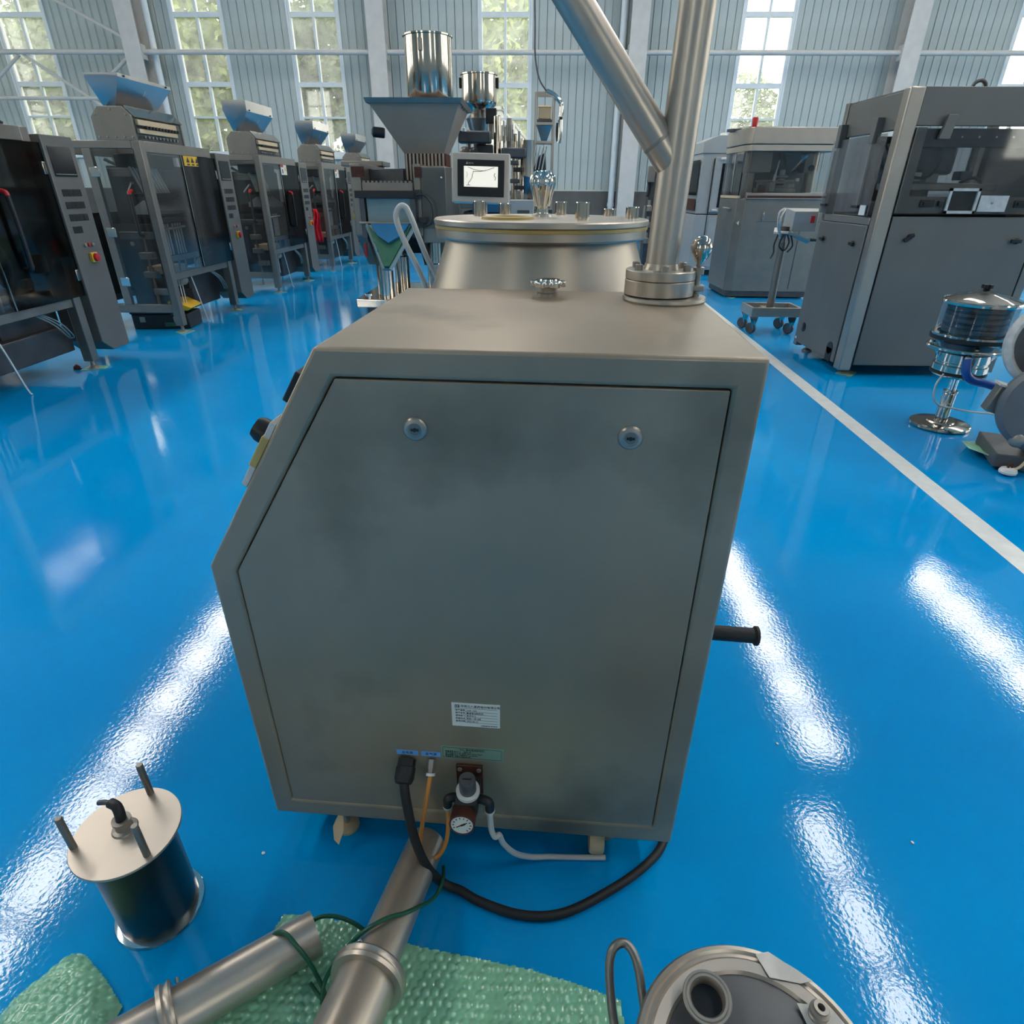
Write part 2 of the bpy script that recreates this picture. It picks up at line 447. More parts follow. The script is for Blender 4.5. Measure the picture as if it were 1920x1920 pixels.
# other walls and roof
def far_wall(name, label, fixed, along, lo, hi, wins):
    """outer wall with tall window openings added for light; along is the axis it runs in (0 = x, 1 = y)"""
    def bx(m, a, b, z0, z1, t0=0.0, t1=.2):
        f0, f1 = sorted((fixed + t0 * sgn, fixed + t1 * sgn))
        m.box((a, f0, z0), (b, f1, z1)) if along == 0 else m.box((f0, a, z0), (f1, b, z1))
    sgn = -1 if fixed < 0 else 1
    m = MB(); e = [lo] + [v for c in wins for v in (c - .85, c + .85)] + [hi]
    for i in range(0, len(e), 2): bx(m, e[i], e[i + 1], 0, ZT)
    for c in wins: bx(m, c - .85, c + .85, 0, WZ0); bx(m, c - .85, c + .85, WZ1, ZT)
    wl = struct(m.build(name, M_panel, smooth=False), label)
    g = MB()
    for c in wins:
        bx(g, c - .03, c + .03, WZ0, WZ1, .05, .1)
        for z in (3.37, 4.21, 5.04, 5.88, 6.73): bx(g, c - .85, c + .85, z - .03, z + .03, .05, .1)
    g.build('added_window_bars', M_frame, wl, smooth=False)['kind'] = 'stuff'
    for c in wins:
        p = MB(); bx(p, c - .85, c + .85, WZ0, WZ1, .07, .076); p.build('pane', M_glass, wl)
WY_ = [4, 7.5, 11, 14.5, 18]  # unseen side windows, added to let more light into the hall
far_wall('wall_left', 'long side wall of the hall with tall windows added for light, outside the picture', XL, 1, YB, WY + .2, WY_)
far_wall('wall_right', 'long side wall of the hall with tall windows added for light, outside the picture', XR, 1, YB, WY + .2, WY_)
far_wall('wall_front', 'near end wall of the hall with tall windows added for light, behind the camera', YB, 0, XL, XR, [-16, -7, 5, 14])  # unseen windows, added to throw neutral light on the cabinet front
ceil = struct(MB().box((XL, YB, ZT), (XR, WY, ZT + .15)).build('ceiling', M_roof), 'sheet roof of the hall with rows of skylights, the middle row added as fill light')
sp = None
for xs, y0, y1 in ((-8.35, -1.66, 17.6), (-1.0, 9.2, 17.6), (6.5, 9.2, 17.6), (5.65, -1.86, 8.6), (12.5, -1.66, 17.6)):  # middle strip is added fill light; near ends lengthened to brighten the foreground
    y = y0
    while y < y1 - 1.1:
        if sp is None:
            sp = MB().box((-.46, 0, 0), (.46, 1.14, .02)).build('skylight_panel', M_sky, ceil); q = sp
        else: q = dup(sp, ceil)
        q.location = (xs, y, ZT - .06)
        q.scale.x = .58 if xs == 5.65 else .88
        y += 1.42
# columns, ties, braces, downpipe
def column(x):
    mb = MB(); w_ = .25
    mb.box((x - w_, 21.22, 0), (x + w_, 21.25, ZT)); mb.box((x - w_, 21.77, 0), (x + w_, 21.80, ZT)); mb.box((x - .012, 21.25, 0), (x + .012, 21.77, ZT))
    o = struct(mb.build('steel_column', M_col, smooth=False)); o['label'] = 'pale painted steel column standing before the end wall'
    BX('base_plate', M_col, o, (x - .32, 21.15, 0), (x + .32, 21.87, .03))
    return o
CX = [-19.0, -11.62, -4.55, 2.83, 10.4, 17.9]
for x in CX: column(x)
for i in range(len(CX) - 1):
    a, b = CX[i] + .22, CX[i + 1] - .22
    o = struct(MB().cyl((a, 21.36, 4.9), (b, 21.36, 4.9), .065, n=14).build('tie_tube', M_col)); o['label'] = 'pale steel tie tube between two columns'
    for e in (a - .04, b - .04): BX('end_plate', M_col, o, (e, 21.25, 4.72), (e + .08, 21.5, 5.08))
for i, (p, q, r) in enumerate([((-16.6, 21.4, 7.6), (-11.85, 21.4, 5.22), .05), ((-15.0, 21.42, 4.85), (-12.4, 21.42, 3.2), .045), ((-15.1, 21.42, 4.85), (-18.8, 21.42, 2.4), .045),
                  ((-18.8, 21.4, 3.79), (-11.85, 21.4, 3.78), .05), ((-12.9, 21.38, 4.1), (-11.75, 21.38, 4.86), .05)]):
    o = struct(MB().cyl(p, q, r, n=10).build('brace_rod', M_col)); o['label'] = 'thin pale steel brace in the left bay'
o = struct(MB().cyl((2.42, 21.62, .12), (2.42, 21.62, ZT), .095, n=16).build('downpipe', M_frame)); o['label'] = 'white plastic rainwater downpipe beside the column'
MB().cyl((2.42, 21.62, 1.0), (2.42, 21.62, 1.1), .11, n=16).build('pipe_coupling', M_frame, o)
o = struct(MB().cyl((-11.2, 21.65, .1), (-11.2, 21.65, ZT), .09, n=16).build('downpipe', M_frame)); o['label'] = 'white plastic rainwater downpipe at the left column'
# ------------------------------------------------------------------ outside
struct(MB().box((-60, 22.3, -.6), (60, 80, -.5)).build('outside_ground', M_grass), 'ground outside the windows')
def crown(n, rx, rz, seed, leaf):
    rnd = random.Random(seed); V, F = [], []
    off = Vector((seed * 3.1, 0, 0))
    while len(F) < n:
        d = Vector((rnd.gauss(0, 1), rnd.gauss(0, 1), rnd.gauss(0, 1))).normalized() * (rnd.random() ** .45)
        p = Vector((d.x * rx, d.y * rx, d.z * rz))
        if noise.noise(p * .75 + off) + .25 * noise.noise(p * 2.5 + off) < -.16 + .35 * max(0, d.length - .75): continue
        a = Vector((rnd.gauss(0, 1), rnd.gauss(0, 1), rnd.gauss(0, 1))).normalized(); b = a.orthogonal().normalized()
        l = leaf * rnd.uniform(.6, 1.4); k = len(V)
        V += [p, p + a * l * .5 + b * l * .3, p + a * l, p + a * l * .5 - b * l * .3]; F.append((k, k + 1, k + 2, k + 3))
    me = bpy.data.meshes.new('foliage'); me.from_pydata([tuple(v) for v in V], [], F)
    return me
cr = [crown(11000, 2.7, 4.6, 3, .30), crown(11000, 2.5, 4.4, 5, .27)]
cr[0].materials.append(M_leaf); cr[1].materials.append(M_leaf2)
def tree(x, y, h, k, label, wid=1.0):
    t = thing('broadleaf_tree', label, 'tree', (x, y, -.5), 0.0, 'trees outside the end wall windows')
    TB('trunk', M_bark, t, [(0, 0, 0), (.1, .05, h * .3), (-.05, 0, h * .6), (.05, .05, h * .8)], lambda u: .2 - .13 * u, 8)
    f = bpy.data.objects.new('foliage', cr[k]); COL.objects.link(f); f.parent = t; f['kind'] = 'stuff'
    s_ = h / 9.6
    f.location = (0, 0, h * .52); f.scale = (s_ * wid, s_ * wid, s_)
    return t
tree(-19.6, 29.0, 10.2, 1, 'leafy tree filling the leftmost window')
tree(-14.0, 31.0, 11.0, 0, 'leafy tree filling the second window from the left')
tree(-8.3, 28.0, 10.4, 1, 'leafy tree filling the third window from the left')
tree(-1.6, 36.5, 12.6, 0, 'tall leafy tree rising behind the pale gabled house')
tree(8.6, 33.0, 6.7, 1, 'low leafy tree in the second window from the right', 1.9)
tree(19.5, 33.0, 5.0, 0, 'low leafy tree outside the rightmost window', 1.5)
h = thing('gabled_house', 'pale pink gabled house seen through the middle window', 'building', (-1.9, 27.3, -.5))
MB().prism([(-2.2, 0, 0), (2.0, 0, 0), (2.0, 0, 3.1), (.6, 0, 4.55), (-.9, 0, 4.55), (-2.2, 0, 3.1)], (0, 3.0, 0)).build('wall', M_pinkwall, h)
for (a, b) in (((2.1, 3.05), (.6, 4.63)), ((.68, 4.6), (-.95, 4.6)), ((-.88, 4.63), (-2.3, 3.05))):
    MB().prism([(a[0], -.12, a[1]), (b[0], -.12, b[1]), (b[0], -.12, b[1] + .1), (a[0], -.12, a[1] + .1)], (0, 3.2, 0)).build('roof_edge', M_whitepaint, h)
for x in (-.55, -.1): BX('window', M_cream, h, (x, -.03, 3.4), (x + .26, .02, 4.0))
# ================================================================== THE GRANULATOR (nearest machine)
GA, GR = Vector((-0.622, 0.978, 0)), math.radians(-2.845)
gran = thing('wet_granulator', 'large stainless steel wet granulator with slanted cabinet, round bowl and tall pipe, nearest machine', 'machine', GA, GR)
def L_(x, y, z):
    """hall coordinates to the granulator's own"""
    v = Matrix.Rotation(-GR, 3, 'Z') @ (Vector((x, y, z)) - GA); return (v.x, v.y, v.z)
OUT = [(0, .10), (.987, .10), (.987, 1.275), (.274, 1.275), (0, .842)]
INN = [(.05, .152), (.938, .155), (.938, 1.225), (.301, 1.226), (.053, .834)]
D = .655
mb = MB(); bm = mb.bm
f_o = [bm.verts.new((x, 0, z)) for x, z in OUT]; f_i = [bm.verts.new((x, 0, z)) for x, z in INN]
r_i = [bm.verts.new((x, .03, z)) for x, z in INN]; b_o = [bm.verts.new((x, D, z)) for x, z in OUT]
for i in range(5):
    j = (i + 1) % 5
    bm.faces.new((f_o[i], f_o[j], f_i[j], f_i[i])); bm.faces.new((f_i[i], f_i[j], r_i[j], r_i[i])); bm.faces.new((f_o[j], f_o[i], b_o[i], b_o[j]))
bm.faces.new(r_i); bm.faces.new(b_o)
mb.build('cabinet_body', M_body, gran, bevel=.007, seg=3)
def inset(poly, d):
    n = len(poly); out = []
    for i in range(n):
        p, q, r = Vector(poly[i - 1]), Vector(poly[i]), Vector(poly[(i + 1) % n])
        a = (q - p).normalized(); b = (r - q).normalized()
        na, nb = Vector((-a.y, a.x)), Vector((-b.y, b.x)); k = (na + nb).normalized()
        out.append(q + k * (d / max(.2, k.dot(na))))
    return out
PI_ = inset(INN, .0022)
panel = MB().prism([(p.x, .0015, p.y) for p in PI_], (0, .022, 0)).build('access_panel', M_body, gran, bevel=.002)
for (x, z) in ((.431, 1.142), (.789, 1.140)):
    lk = LA('panel_lock', M_steel, panel, [(0, .0), (.0205, 0), (.0205, .003), (.018, .006), (.0125, .0072), (.0125, .0055), (.0, .0055)], (x, .002, z), (0, -1, 0), 28)
    # the rest of the lock sits on the panel as parts of it
    LA('lock_core', M_dull, panel, [(.0, .0064), (.010, .0064), (.010, .004)], (x, .002, z), (0, -1, 0), 20)
    MB().box((x - .0065, -.0062, z - .0018), (x + .0065, -.0045, z + .0018)).cyl((x, -.0066, z), (x, -.004, z), .0032, n=10).build('keyway', M_black, panel)
# rating plate and tape labels
pl = MB().box((.466, .0004, .450), (.572, .0022, .5195)).build('rating_label', M_paper, panel, bevel=.0006)
pl['label'] = 'white printed asset label'
tx = Matrix.Rotation(math.radians(-1.2), 4, 'Y')
def pt(s, size, x, z, m=M_ink, al='LEFT', y=.0002, sp=1.0): return text(s, size, panel, face_y(x, y, z), m, 'lettering', al, sp)
MB().box((.4735, .0001, .5065), (.4835, .0006, .5145)).build('logo_block', M_ink, panel)
pt('EE', .0075, .4745, .5105, M_paper, y=-.0001)
pt('华润三九医药股份有限公司', .0072, .486, .5105)
for i, s in enumerate(('资产编号: LHG-1200', '资产名称: 高速湿法制粒机', '使用部门: 技术中心', '安装地点: 制粒一间-2线', '启用日期: 2022-06-12')):
    z = .4985 - i * .0082
    pt(s, .0054, .474, z)
    MB().box((.495, .0001, z - .0036), (.566, .0005, z - .0032)).build('rule_line', M_ink, panel)
MB().box((.472, .0001, .5043), (.566, .0005, .5048)).build('rule_line', M_ink, panel)
pt('上海信息科技 标识制作', .0036, .566, .4545, al='RIGHT')
gl_ = MB().box((.436, .0002, .3435), (.580, .002, .384)).build('green_label', M_greenlabel, panel, bevel=.0005)
for (a, b, c, d) in ((.4405, .3475, .5755, .3482), (.4405, .3795, .5755, .3802), (.4405, .3475, .4411, .3802), (.5749, .3475, .5755, .3802)):
    MB().box((a, -.0001, b), (c, .0005, d)).build('label_border', M_ink, panel)
pt('GHL 湿法混合制粒机', .0062, .508, .3745, al='CENTER', y=-.0001)
for i, s in enumerate(('设备编号:SB-0316     规格: 50L', '生产日期:2016-08  电源: 380V 50Hz 7.5kW', '额定容量:30kg  压缩空气: 0.4-0.6MPa', '制造单位: 制药机械有限公司')):
    pt(s, .0047, .446, .3675 - i * .0055, y=-.0001)
for (a, b, s) in ((.332, .382, '总电源'), (.390, .4345, '总气源')):
    MB().box((a, .0003, .3455), (b, .002, .3595)).build('blue_tape_label', M_bluelabel, panel)
    pt(s, .0088, (a + b) / 2, .3525, al='CENTER')
# cable gland, power cable, air fittings
gl = LA('cable_gland', M_rubber, gran, [(.0, 0), (.021, 0), (.021, .016), (.023, .018), (.023, .042), (.019, .052), (.011, .054), (.011, .04)], (.355, 0, .330), (0, -.86, -.5), 10)
cable = thing('power_cable', 'thick black power cable drooping from the granulator and curving over the blue floor', 'cable', GA, GR)
TB('cable_sheath', M_rubber, cable, [(.355, -.034, .311), (.361, -.058, .284), (.378, -.085, .19), (.400, -.10, .115), (.424, -.098, .05), (.452, -.098, .018), (.486, -.104, .0115), (.538, -.126, .0115), (.638, -.147, .0115), (.736, -.133, .0115), (.851, -.068, .0115), (.935, -.004, .0115), (.985, .056, .0115), (1.02, .16, .0115), (1.0, .32, .0115)], .0108, 12, 8)
LA('air_fitting', M_machined, gran, [(0, 0), (.010, 0), (.010, .02), (.0085, .022), (.0085, .03), (0, .03)], (.414, 0, .337), (0, -.7, -.7), 6)
LA('white_collar', M_white, gran, [(.0052, 0), (.0105, 0), (.0105, .006), (.0052, .006)], (.414, -.021, .316), (0, -.7, -.7), 16)
TB('orange_air_hose', M_orange, gran, [(.414, -.022, .315), (.409, -.04, .278), (.398, -.055, .21), (.388, -.062, .14), (.384, -.064, .106), (.392, -.068, .084), (.408, -.072, .076), (.424, -.07, .080), (.440, -.066, .104), (.452, -.062, .15), (.458, -.06, .22), (.458, -.06, .252)], .0052, 10, 6)
# filter regulator
reg = bpy.data.objects.new('air_regulator', None); COL.objects.link(reg); reg.parent = gran
BX('mount_plate', M_rust, reg, (.470, -.006, .235), (.532, 0, .330), .002)
for x in (.479, .523): LA('plate_screw', M_machined, reg, [(0, 0), (.0055, 0), (.005, .003), (0, .0042)], (x, -.006, .318), (0, -1, 0), 14)
BX('regulator_body', M_rubber, reg, (.478, -.084, .258), (.528, -.006, .303), .005)
LA('white_ring', M_white, reg, [(.0185, 0), (.0265, 0), (.0265, .010), (.0185, .010)], (.505, -.055, .306), (0, -.12, 1), 30)
LA('pressure_knob', M_vgrey, reg, [(.019, 0), (.019, .03), (.0185, .046), (.016, .050), (0, .050)], (.505, -.055, .308), (0, -.12, 1), 26)
BX('knob_mark', M_black, reg, (.495, -.064, .3588), (.515, -.0625, .3598))
GN = Vector((0, -1, .12)).normalized(); GC = Vector((.499, -.070, .268)); GU = Vector((0, .12, 1)).normalized()
LA('gauge_case', M_rust, reg, [(.0, 0), (.025, 0), (.0285, .006), (.0285, .044), (.026, .046), (.0248, .043), (.0, .043)], GC, GN, 32)
LA('gauge_dial', M_paper, reg, [(0, 0), (.0246, 0), (.0246, .0008), (0, .0008)], GC + GN * .043, GN, 28)
gp = lambda x, z: GC + GN * .0445 + Vector((x, 0, 0)) + GU * z
MB().bar(gp(-.012, -.007), gp(.011, .007), .0016).bar(gp(-.002, -.001), gp(.007, .0045), .0032).build('gauge_needle', M_ink, reg)
for a in range(-2, 9):
    t = a * PI / 7
    MB().bar(gp(.0172 * math.cos(t), .0172 * math.sin(t)), gp(.0212 * math.cos(t), .0212 * math.sin(t)), .0012).build('dial_tick', M_ink, reg)
TB('elbow_fitting', M_black, reg, [(.480, -.055, .286), (.466, -.058, .286), (.4585, -.06, .280), (.458, -.06, .262)], .0105, 12, 5)
LA('white_collar', M_white, reg, [(.0052, 0), (.0105, 0), (.0105, .004), (.0052, .004)], (.458, -.06, .256), (0, 0, 1), 16)
TB('elbow_fitting', M_black, reg, [(.527, -.055, .286), (.543, -.058, .286), (.553, -.06, .280), (.554, -.06, .258)], .0105, 12, 5)
LA('white_collar', M_white, reg, [(.0055, 0), (.0115, 0), (.0115, .004), (.0055, .004)], (.554, -.06, .253), (0, 0, 1), 16)
BX('drain_guard', M_machined, reg, (.528, -.05, .21), (.534, -.040, .285), .001)
TB('drain_hose', M_greyhose, gran, [(.554, -.06, .254), (.555, -.061, .225), (.558, -.062, .185), (.566, -.062, .164), (.575, -.058, .166), (.585, -.052, .125), (.612, -.038, .07), (.65, -.018, .03), (.70, -.002, .012), (.76, .004, .0085), (.837, .010, .0085)], .0068, 10, 6)
# casters, foot
for (x, y) in ((.83, .045), (.16, .045), (.83, .58), (.16, .58)):
    c = BX('caster_bracket', M_machined, gran, (x - .03, y - .03, .086), (x + .03, y + .03, .1))
    if x > .5:
        LA('caster_wheel', M_cream, gran, [(0, 0), (.040, 0), (.043, .006), (.043, .030), (.040, .036), (0, .036)], (x - .035, y, .043), (1, 0, 0), 24)
        LA('axle_nut', M_machined, gran, [(0, 0), (.011, 0), (.011, .012), (.006, .013), (.006, .024), (0, .024)], (x + .002, y, .043), (1, 0, 0), 6)
        BX('caster_fork', M_black, gran, (x - .005, y - .018, .03), (x + .001, y + .018, .092))
    else:
        CY('foot_stem', M_machined, gran, (x, y, .02), (x, y, .09), .008)
        LA('foot_pad', M_cream, gran, [(0, 0), (.03, 0), (.03, .008), (.012, .02), (0, .02)], (x, y, 0), (0, 0, 1), 20)
        if y < .1: MB().prism([(x - .012, -.02, .035), (x + .004, -.03, .03), (x + .014, -.012, .06), (x + .010, .008, .088), (x - .004, .008, .088), (x - .016, -.006, .06)], (0, .004, .006)).build('brake_pedal', M_cream, gran, bevel=.002)
# push handle with grip
TB('push_handle', M_steel, gran, [(.95, .12, .66), (.99, .12, .66), (1.02, .12, .66)], .012, 10, 2)
LA('handle_grip', M_rubber, gran, [(0, 0), (.0155, 0), (.0165, .01), (.0165, .098), (.021, .102), (.021, .108), (.0, .110)], (1.01, .12, .655), (1, 0, -.03), 20)
# slanted control side: plates and knob standing proud of the edge
sn = Vector((-.845, 0, .535)); st = Vector((.274, 0, .433)).normalized()
def slant(t0, t1, y0, y1, h, name, m, bev=.002):
    p = Vector((0, 0, .842)); a = p + st * (t0 * .5124); b = p + st * (t1 * .5124)
    MB().prism([(a.x, y0, a.z), (b.x, y0, b.z), (b.x, y1, b.z), (a.x, y1, a.z)], sn * h).build(name, m, gran, bevel=bev)
slant(.77, .885, .012, .25, .011, 'touch_display', M_black)
slant(.40, .68, .006, .42, .012, 'switch_plate', M_tape)
slant(.49, .62, .004, .40, .014, 'amber_overlay', M_goldlid)
kp = Vector((0, .06, .842)) + st * (.575 * .5124)
LA('black_knob', M_black, gran, [(0, 0), (.024, 0), (.024, .022), (.019, .034), (0, .036)], kp + sn * .010, sn, 22)
for t in (.46, .54): LA('push_button', M_red if t < .5 else M_greenbelt, gran, [(0, 0), (.013, 0), (.013, .014), (0, .016)], Vector((0, .25, .842)) + st * (t * .5124), sn, 18)
# star knob on the top plate
sk = [(0, 0), (.026, 0), (.026, .008), (.0215, .010), (.0215, .022), (0, .022)]
LA('star_knob_base', M_machined, gran, sk, (.632, .56, 1.275), (0, 0, 1), 26)
mb = MB(); P = []
for i in range(72):
    a = 2 * PI * i / 72; r = .037 + .005 * (1 if math.cos(6 * a) > -.35 else -1)
    P.append((.632 + r * math.cos(a), .56 + r * math.sin(a), 1.297))
mb.prism(P, (0, 0, .013)).build('star_knob', M_chrome, gran, bevel=.002)
LA('star_knob_cap', M_chrome, gran, [(.022, 0), (.021, .004), (0, .005)], (.632, .56, 1.31), (0, 0, 1), 26)
# flange, pipe, branch
FX, FY = .886, .545
MB().lathe([(0, 0), (.092, 0), (.094, .004), (.092, .010), (0, .010)], (FX + .012, FY - .01, 1.275), (0, 0, 1), 40).build('flange_gasket', M_machined, gran)
LA('lower_flange', M_satin, gran, [(0, 0), (.078, 0), (.078, .030), (.0765, .0315), (0, .0315)], (FX, FY, 1.288), (0, 0, 1), 44)
LA('upper_flange', M_satin, gran, [(0, 0), (.0765, 0), (.078, .0015), (.078, .018), (.076, .020), (0, .020)], (FX, FY, 1.3205), (0, 0, 1), 44)
for k in range(6):
    a = PI / 6 + k * PI / 3
    LA('flange_bolt', M_machined, gran, [(0, 0), (.0085, 0), (.0085, .011), (.0075, .012), (.004, .012), (.004, .008), (0, .008)], (FX + .061 * math.cos(a), FY + .061 * math.sin(a), 1.3405), (0, 0, 1), 16)
LA('weld_collar', M_satin, gran, [(.0345, 0), (.0395, 0), (.0365, .012), (.0345, .012)], (FX, FY, 1.3405), (0, 0, 1), 36)
LA('exhaust_pipe', M_satin, gran, [(.030, 0), (.0355, 0), (.0355, 1.55), (.030, 1.55)], (FX, FY, 1.3405), (.026, 0, 1), 40)
b0 = Vector((FX - .004, FY, 1.548)); bd = Vector((-.397, 0, .49)).normalized()
LA('branch_pipe', M_satin, gran, [(.0325, 0.0), (.0325, .9), (.028, .9)], b0, bd, 36)
LA('branch_weld', M_machined, gran, [(.0324, .046), (.0334, .05), (.0324, .054)], b0, bd, 36)
# ball-handled clamp bolt at the flange
cx, cy = FX + .082, FY - .010
BX('clamp_lug', M_machined, gran, (cx - .026, cy - .012, 1.296), (cx + .016, cy + .012, 1.310), .003)
LA('clamp_bolt', M_machined, gran, [(0, 0), (.009, 0), (.009, .008), (.007, .010), (.007, .05), (.0125, .05), (.0125, .064), (.007, .066), (.007, .08), (0, .08)], (cx, cy, 1.282), (0, 0, 1), 14)
mb = MB(); mb.lathe([(0, 0), (.006, 0), (.0065, .006), (.010, .013), (.018, .024), (.0232, .037), (.0232, .044), (.018, .058), (.009, .065), (0, .066)], (cx, cy, 1.345), (0, 0, 1), 30).build('ball_handle', M_mirror, gran)
# bowl and lid
bx, by, _ = L_(.022, 2.06, 0)
LA('mixing_bowl', M_satin, gran, [(.20, .55), (.36, .62), (.40, .75), (.40, 1.06), (.337, 1.235), (.300, 1.335), (.288, 1.372), (.28, 1.372), (.29, 1.335)], (bx, by, 0), (0, 0, 1), 72)
LA('bowl_flange', M_steel, gran, [(.285, 1.368), (.316, 1.368), (.3205, 1.373), (.3205, 1.393), (.28, 1.393)], (bx, by, 0), (0, 0, 1), 72)
LA('lid_gasket', M_goldlid, gran, [(.28, 1.3935), (.3225, 1.3935), (.3235, 1.402), (.28, 1.402)], (bx, by, 0), (0, 0, 1), 72)
lid = LA('bowl_lid', M_satin, gran, [(0, 1.4025), (.3215, 1.4025), (.3245, 1.406), (.3245, 1.4165), (.321, 1.420), (0, 1.420)], (bx, by, 0), (0, 0, 1), 72)
lid['label'] = 'flat round steel lid'
for (x, y, h) in ((-.175, 2.17, .043), (-.10, 2.33, .034), (.0925, 2.32, .040), (.139, 1.94, .046), (.25, 2.24, .022), (.30, 2.07, .032)):
    LA('lid_lug', M_mirror, lid, [(0, 0), (.0205, 0), (.0205, h - .002), (.019, h), (0, h)], L_(x, y, 1.42), (0, 0, 1), 24)
hx = L_(-.075, 1.955, 1.42)
LA('port_rim', M_goldlid, lid, [(.060, 0), (.078, 0), (.076, .007), (.064, .008), (.060, .004)], hx, (0, 0, 1), 40)
LA('port_glass', M_display, lid, [(0, .001), (.062, .001)], hx, (0, 0, 1), 40)
kx = L_(.026, 2.16, 1.42)
kb = LA('fluted_knob', M_chrome, lid, [(0, 0), (.033, 0), (.033, .007), (.0215, .009), (.020, .03), (.026, .055), (.0345, .085), (.0365, .098), (.033, .112), (.022, .124), (.008, .129), (0, .129)], kx, (0, 0, 1), 30)
for k in range(10):
    a = 2 * PI * k / 10
    MB().tube([(kx[0] + r * math.cos(a), kx[1] + r * math.sin(a), kx[2] + z) for r, z in ((.0215, .03), (.0275, .055), (.036, .085), (.038, .098), (.0345, .113), (.022, .126))], .0035, 6, 3).build('knob_rib', M_chrome, lid)
CY('bowl_pedestal', M_dull, gran, (bx, by, .0), (bx, by, .60), .22, .20, 32)
BX('drive_housing', M_dull, gran, (bx - .2, D - .01, .30), (bx + .2, by - .15, .62), .01)
hp = [(-.31, 2.22, .95), (-.365, 2.2, 1.19), (-.43, 2.2, 1.34), (-.452, 2.2, 1.405), (-.444, 2.2, 1.437), (-.424, 2.2, 1.446), (-.405, 2.2, 1.418), (-.362, 2.2, 1.30), (-.315, 2.2, 1.20), (-.25, 2.21, 1.02)]
TB('bent_tube', M_greyhose, gran, [L_(*p) for p in hp], .0095, 10, 8)['label'] = 'pale bent tube loop beside the bowl'

# ================================================================== OPERATOR SCREEN BEHIND THE LID
sc_ = thing('operator_screen', 'operator touch screen in a square steel housing on a post behind the bowl lid', 'screen', (-.215, 2.78, 0))
tl = Matrix.Translation((0, 0, 1.532)) @ Matrix.Rotation(math.radians(1.2), 4, 'Y') @ Matrix.Rotation(math.radians(-4), 4, 'X')
hb = MB().box((-.115, -.03, -.089), (.115, .05, .087), tl).build('screen_housing', M_pale, sc_, bevel=.004)
bz = MB().box((-.092, -.036, -.066), (.094, -.0302, .063), tl).build('screen_bezel', M_black, sc_, bevel=.002)
MB().box((-.066, -.0375, -.032), (.069, -.0362, .040), tl).build('screen_display', M_lit, bz)
def st_(s, sz, x, z, m): return text(s, sz, bz, tl @ face_y(x, -.0368, z), m)
MB().prism([tl @ Vector(p) for p in ((-.058, -.0366, .0475), (-.050, -.0366, .0475), (-.0532, -.0366, .0555))], (0, -.0006, 0)).build('logo_triangle', M_paper, bz)
st_('DELTA', .007, -.049, .0500, M_paper)
for pts, r in (([(-.028, .022), (-.032, .012), (-.034, .0), (-.042, -.012), (-.048, -.018), (-.048, -.026)], .0009), ([(-.03, .022), (-.005, .022), (.02, .026), (.045, .034), (.055, .037)], .0007), ([(-.05, .037), (-.03, .030), (-.005, .025), (.02, .025)], .0007), ([(.058, .018), (.054, .008), (.060, .002), (.057, -.008)], .001), ([(-.055, .020), (-.052, .01), (-.056, 0)], .0005), ([(-.056, -.027), (-.048, -.025), (-.04, -.027)], .0008)):
    MB().tube([tl @ Vector((x, -.0378, z)) for x, z in pts], r * 1.3, 5, 4).build('screen_line', M_dark, bz)
LA('indicator', M_vgrey, bz, [(0, 0), (.002, 0), (0, .001)], tl @ Vector((.04, -.0362, -.045)), (0, -1, 0), 10)
CY('screen_post', M_steel, sc_, (0, .03, 0.02), (0, .03, 1.46), .022, n=20)
LA('post_base', M_steel, sc_, [(0, 0), (.16, 0), (.16, .012), (.03, .02), (0, .02)], (0, .03, 0), (0, 0, 1), 36)

# ================================================================== FOREGROUND: THREE-POST FILTER CAN
fc = thing('filter_can', 'upright steel filter can with three pins on its round plate', 'container', (-.845, .795, 0))
LA('base_ring', M_chrome, fc, [(.075, 0), (.0935, 0), (.0955, .003), (.0935, .007), (.083, .009), (.075, .009)], (0, 0, 0), (0, 0, 1), 56)
LA('can_shell', M_can, fc, [(.075, .006), (.083, .006), (.083, .274), (.075, .274)], (0, 0, 0), (0, 0, 1), 56)
LA('top_plate', M_satin, fc, [(0, .274), (.106, .274), (.107, .2755), (.107, .2795), (.106, .281), (0, .281)], (0, 0, 0), (0, 0, 1), 64)
for (x, y) in ((-.088, -.040), (.001, .092), (.074, -.050)):
    LA('pin', M_dull, fc, [(0, 0), (.0072, 0), (.0072, .092), (.006, .094), (0, .094)], (x, y, .281), (0, 0, 1), 16)
LA('nozzle_boss', M_machined, fc, [(0, 0), (.026, 0), (.024, .004), (.017, .006), (.016, .024), (.019, .026), (.019, .030), (0, .030)], (-.006, .006, .281), (0, 0, 1), 26)
TB('hose_elbow', M_black, fc, [(-.006, .006, .309), (-.007, .010, .326), (-.016, .018, .336), (-.032, .024, .337)], .0105, 12, 6)
TB('cut_hose', M_vgrey, fc, [(-.030, .023, .337), (-.045, .026, .336), (-.062, .028, .331)], .0055, 10, 4)

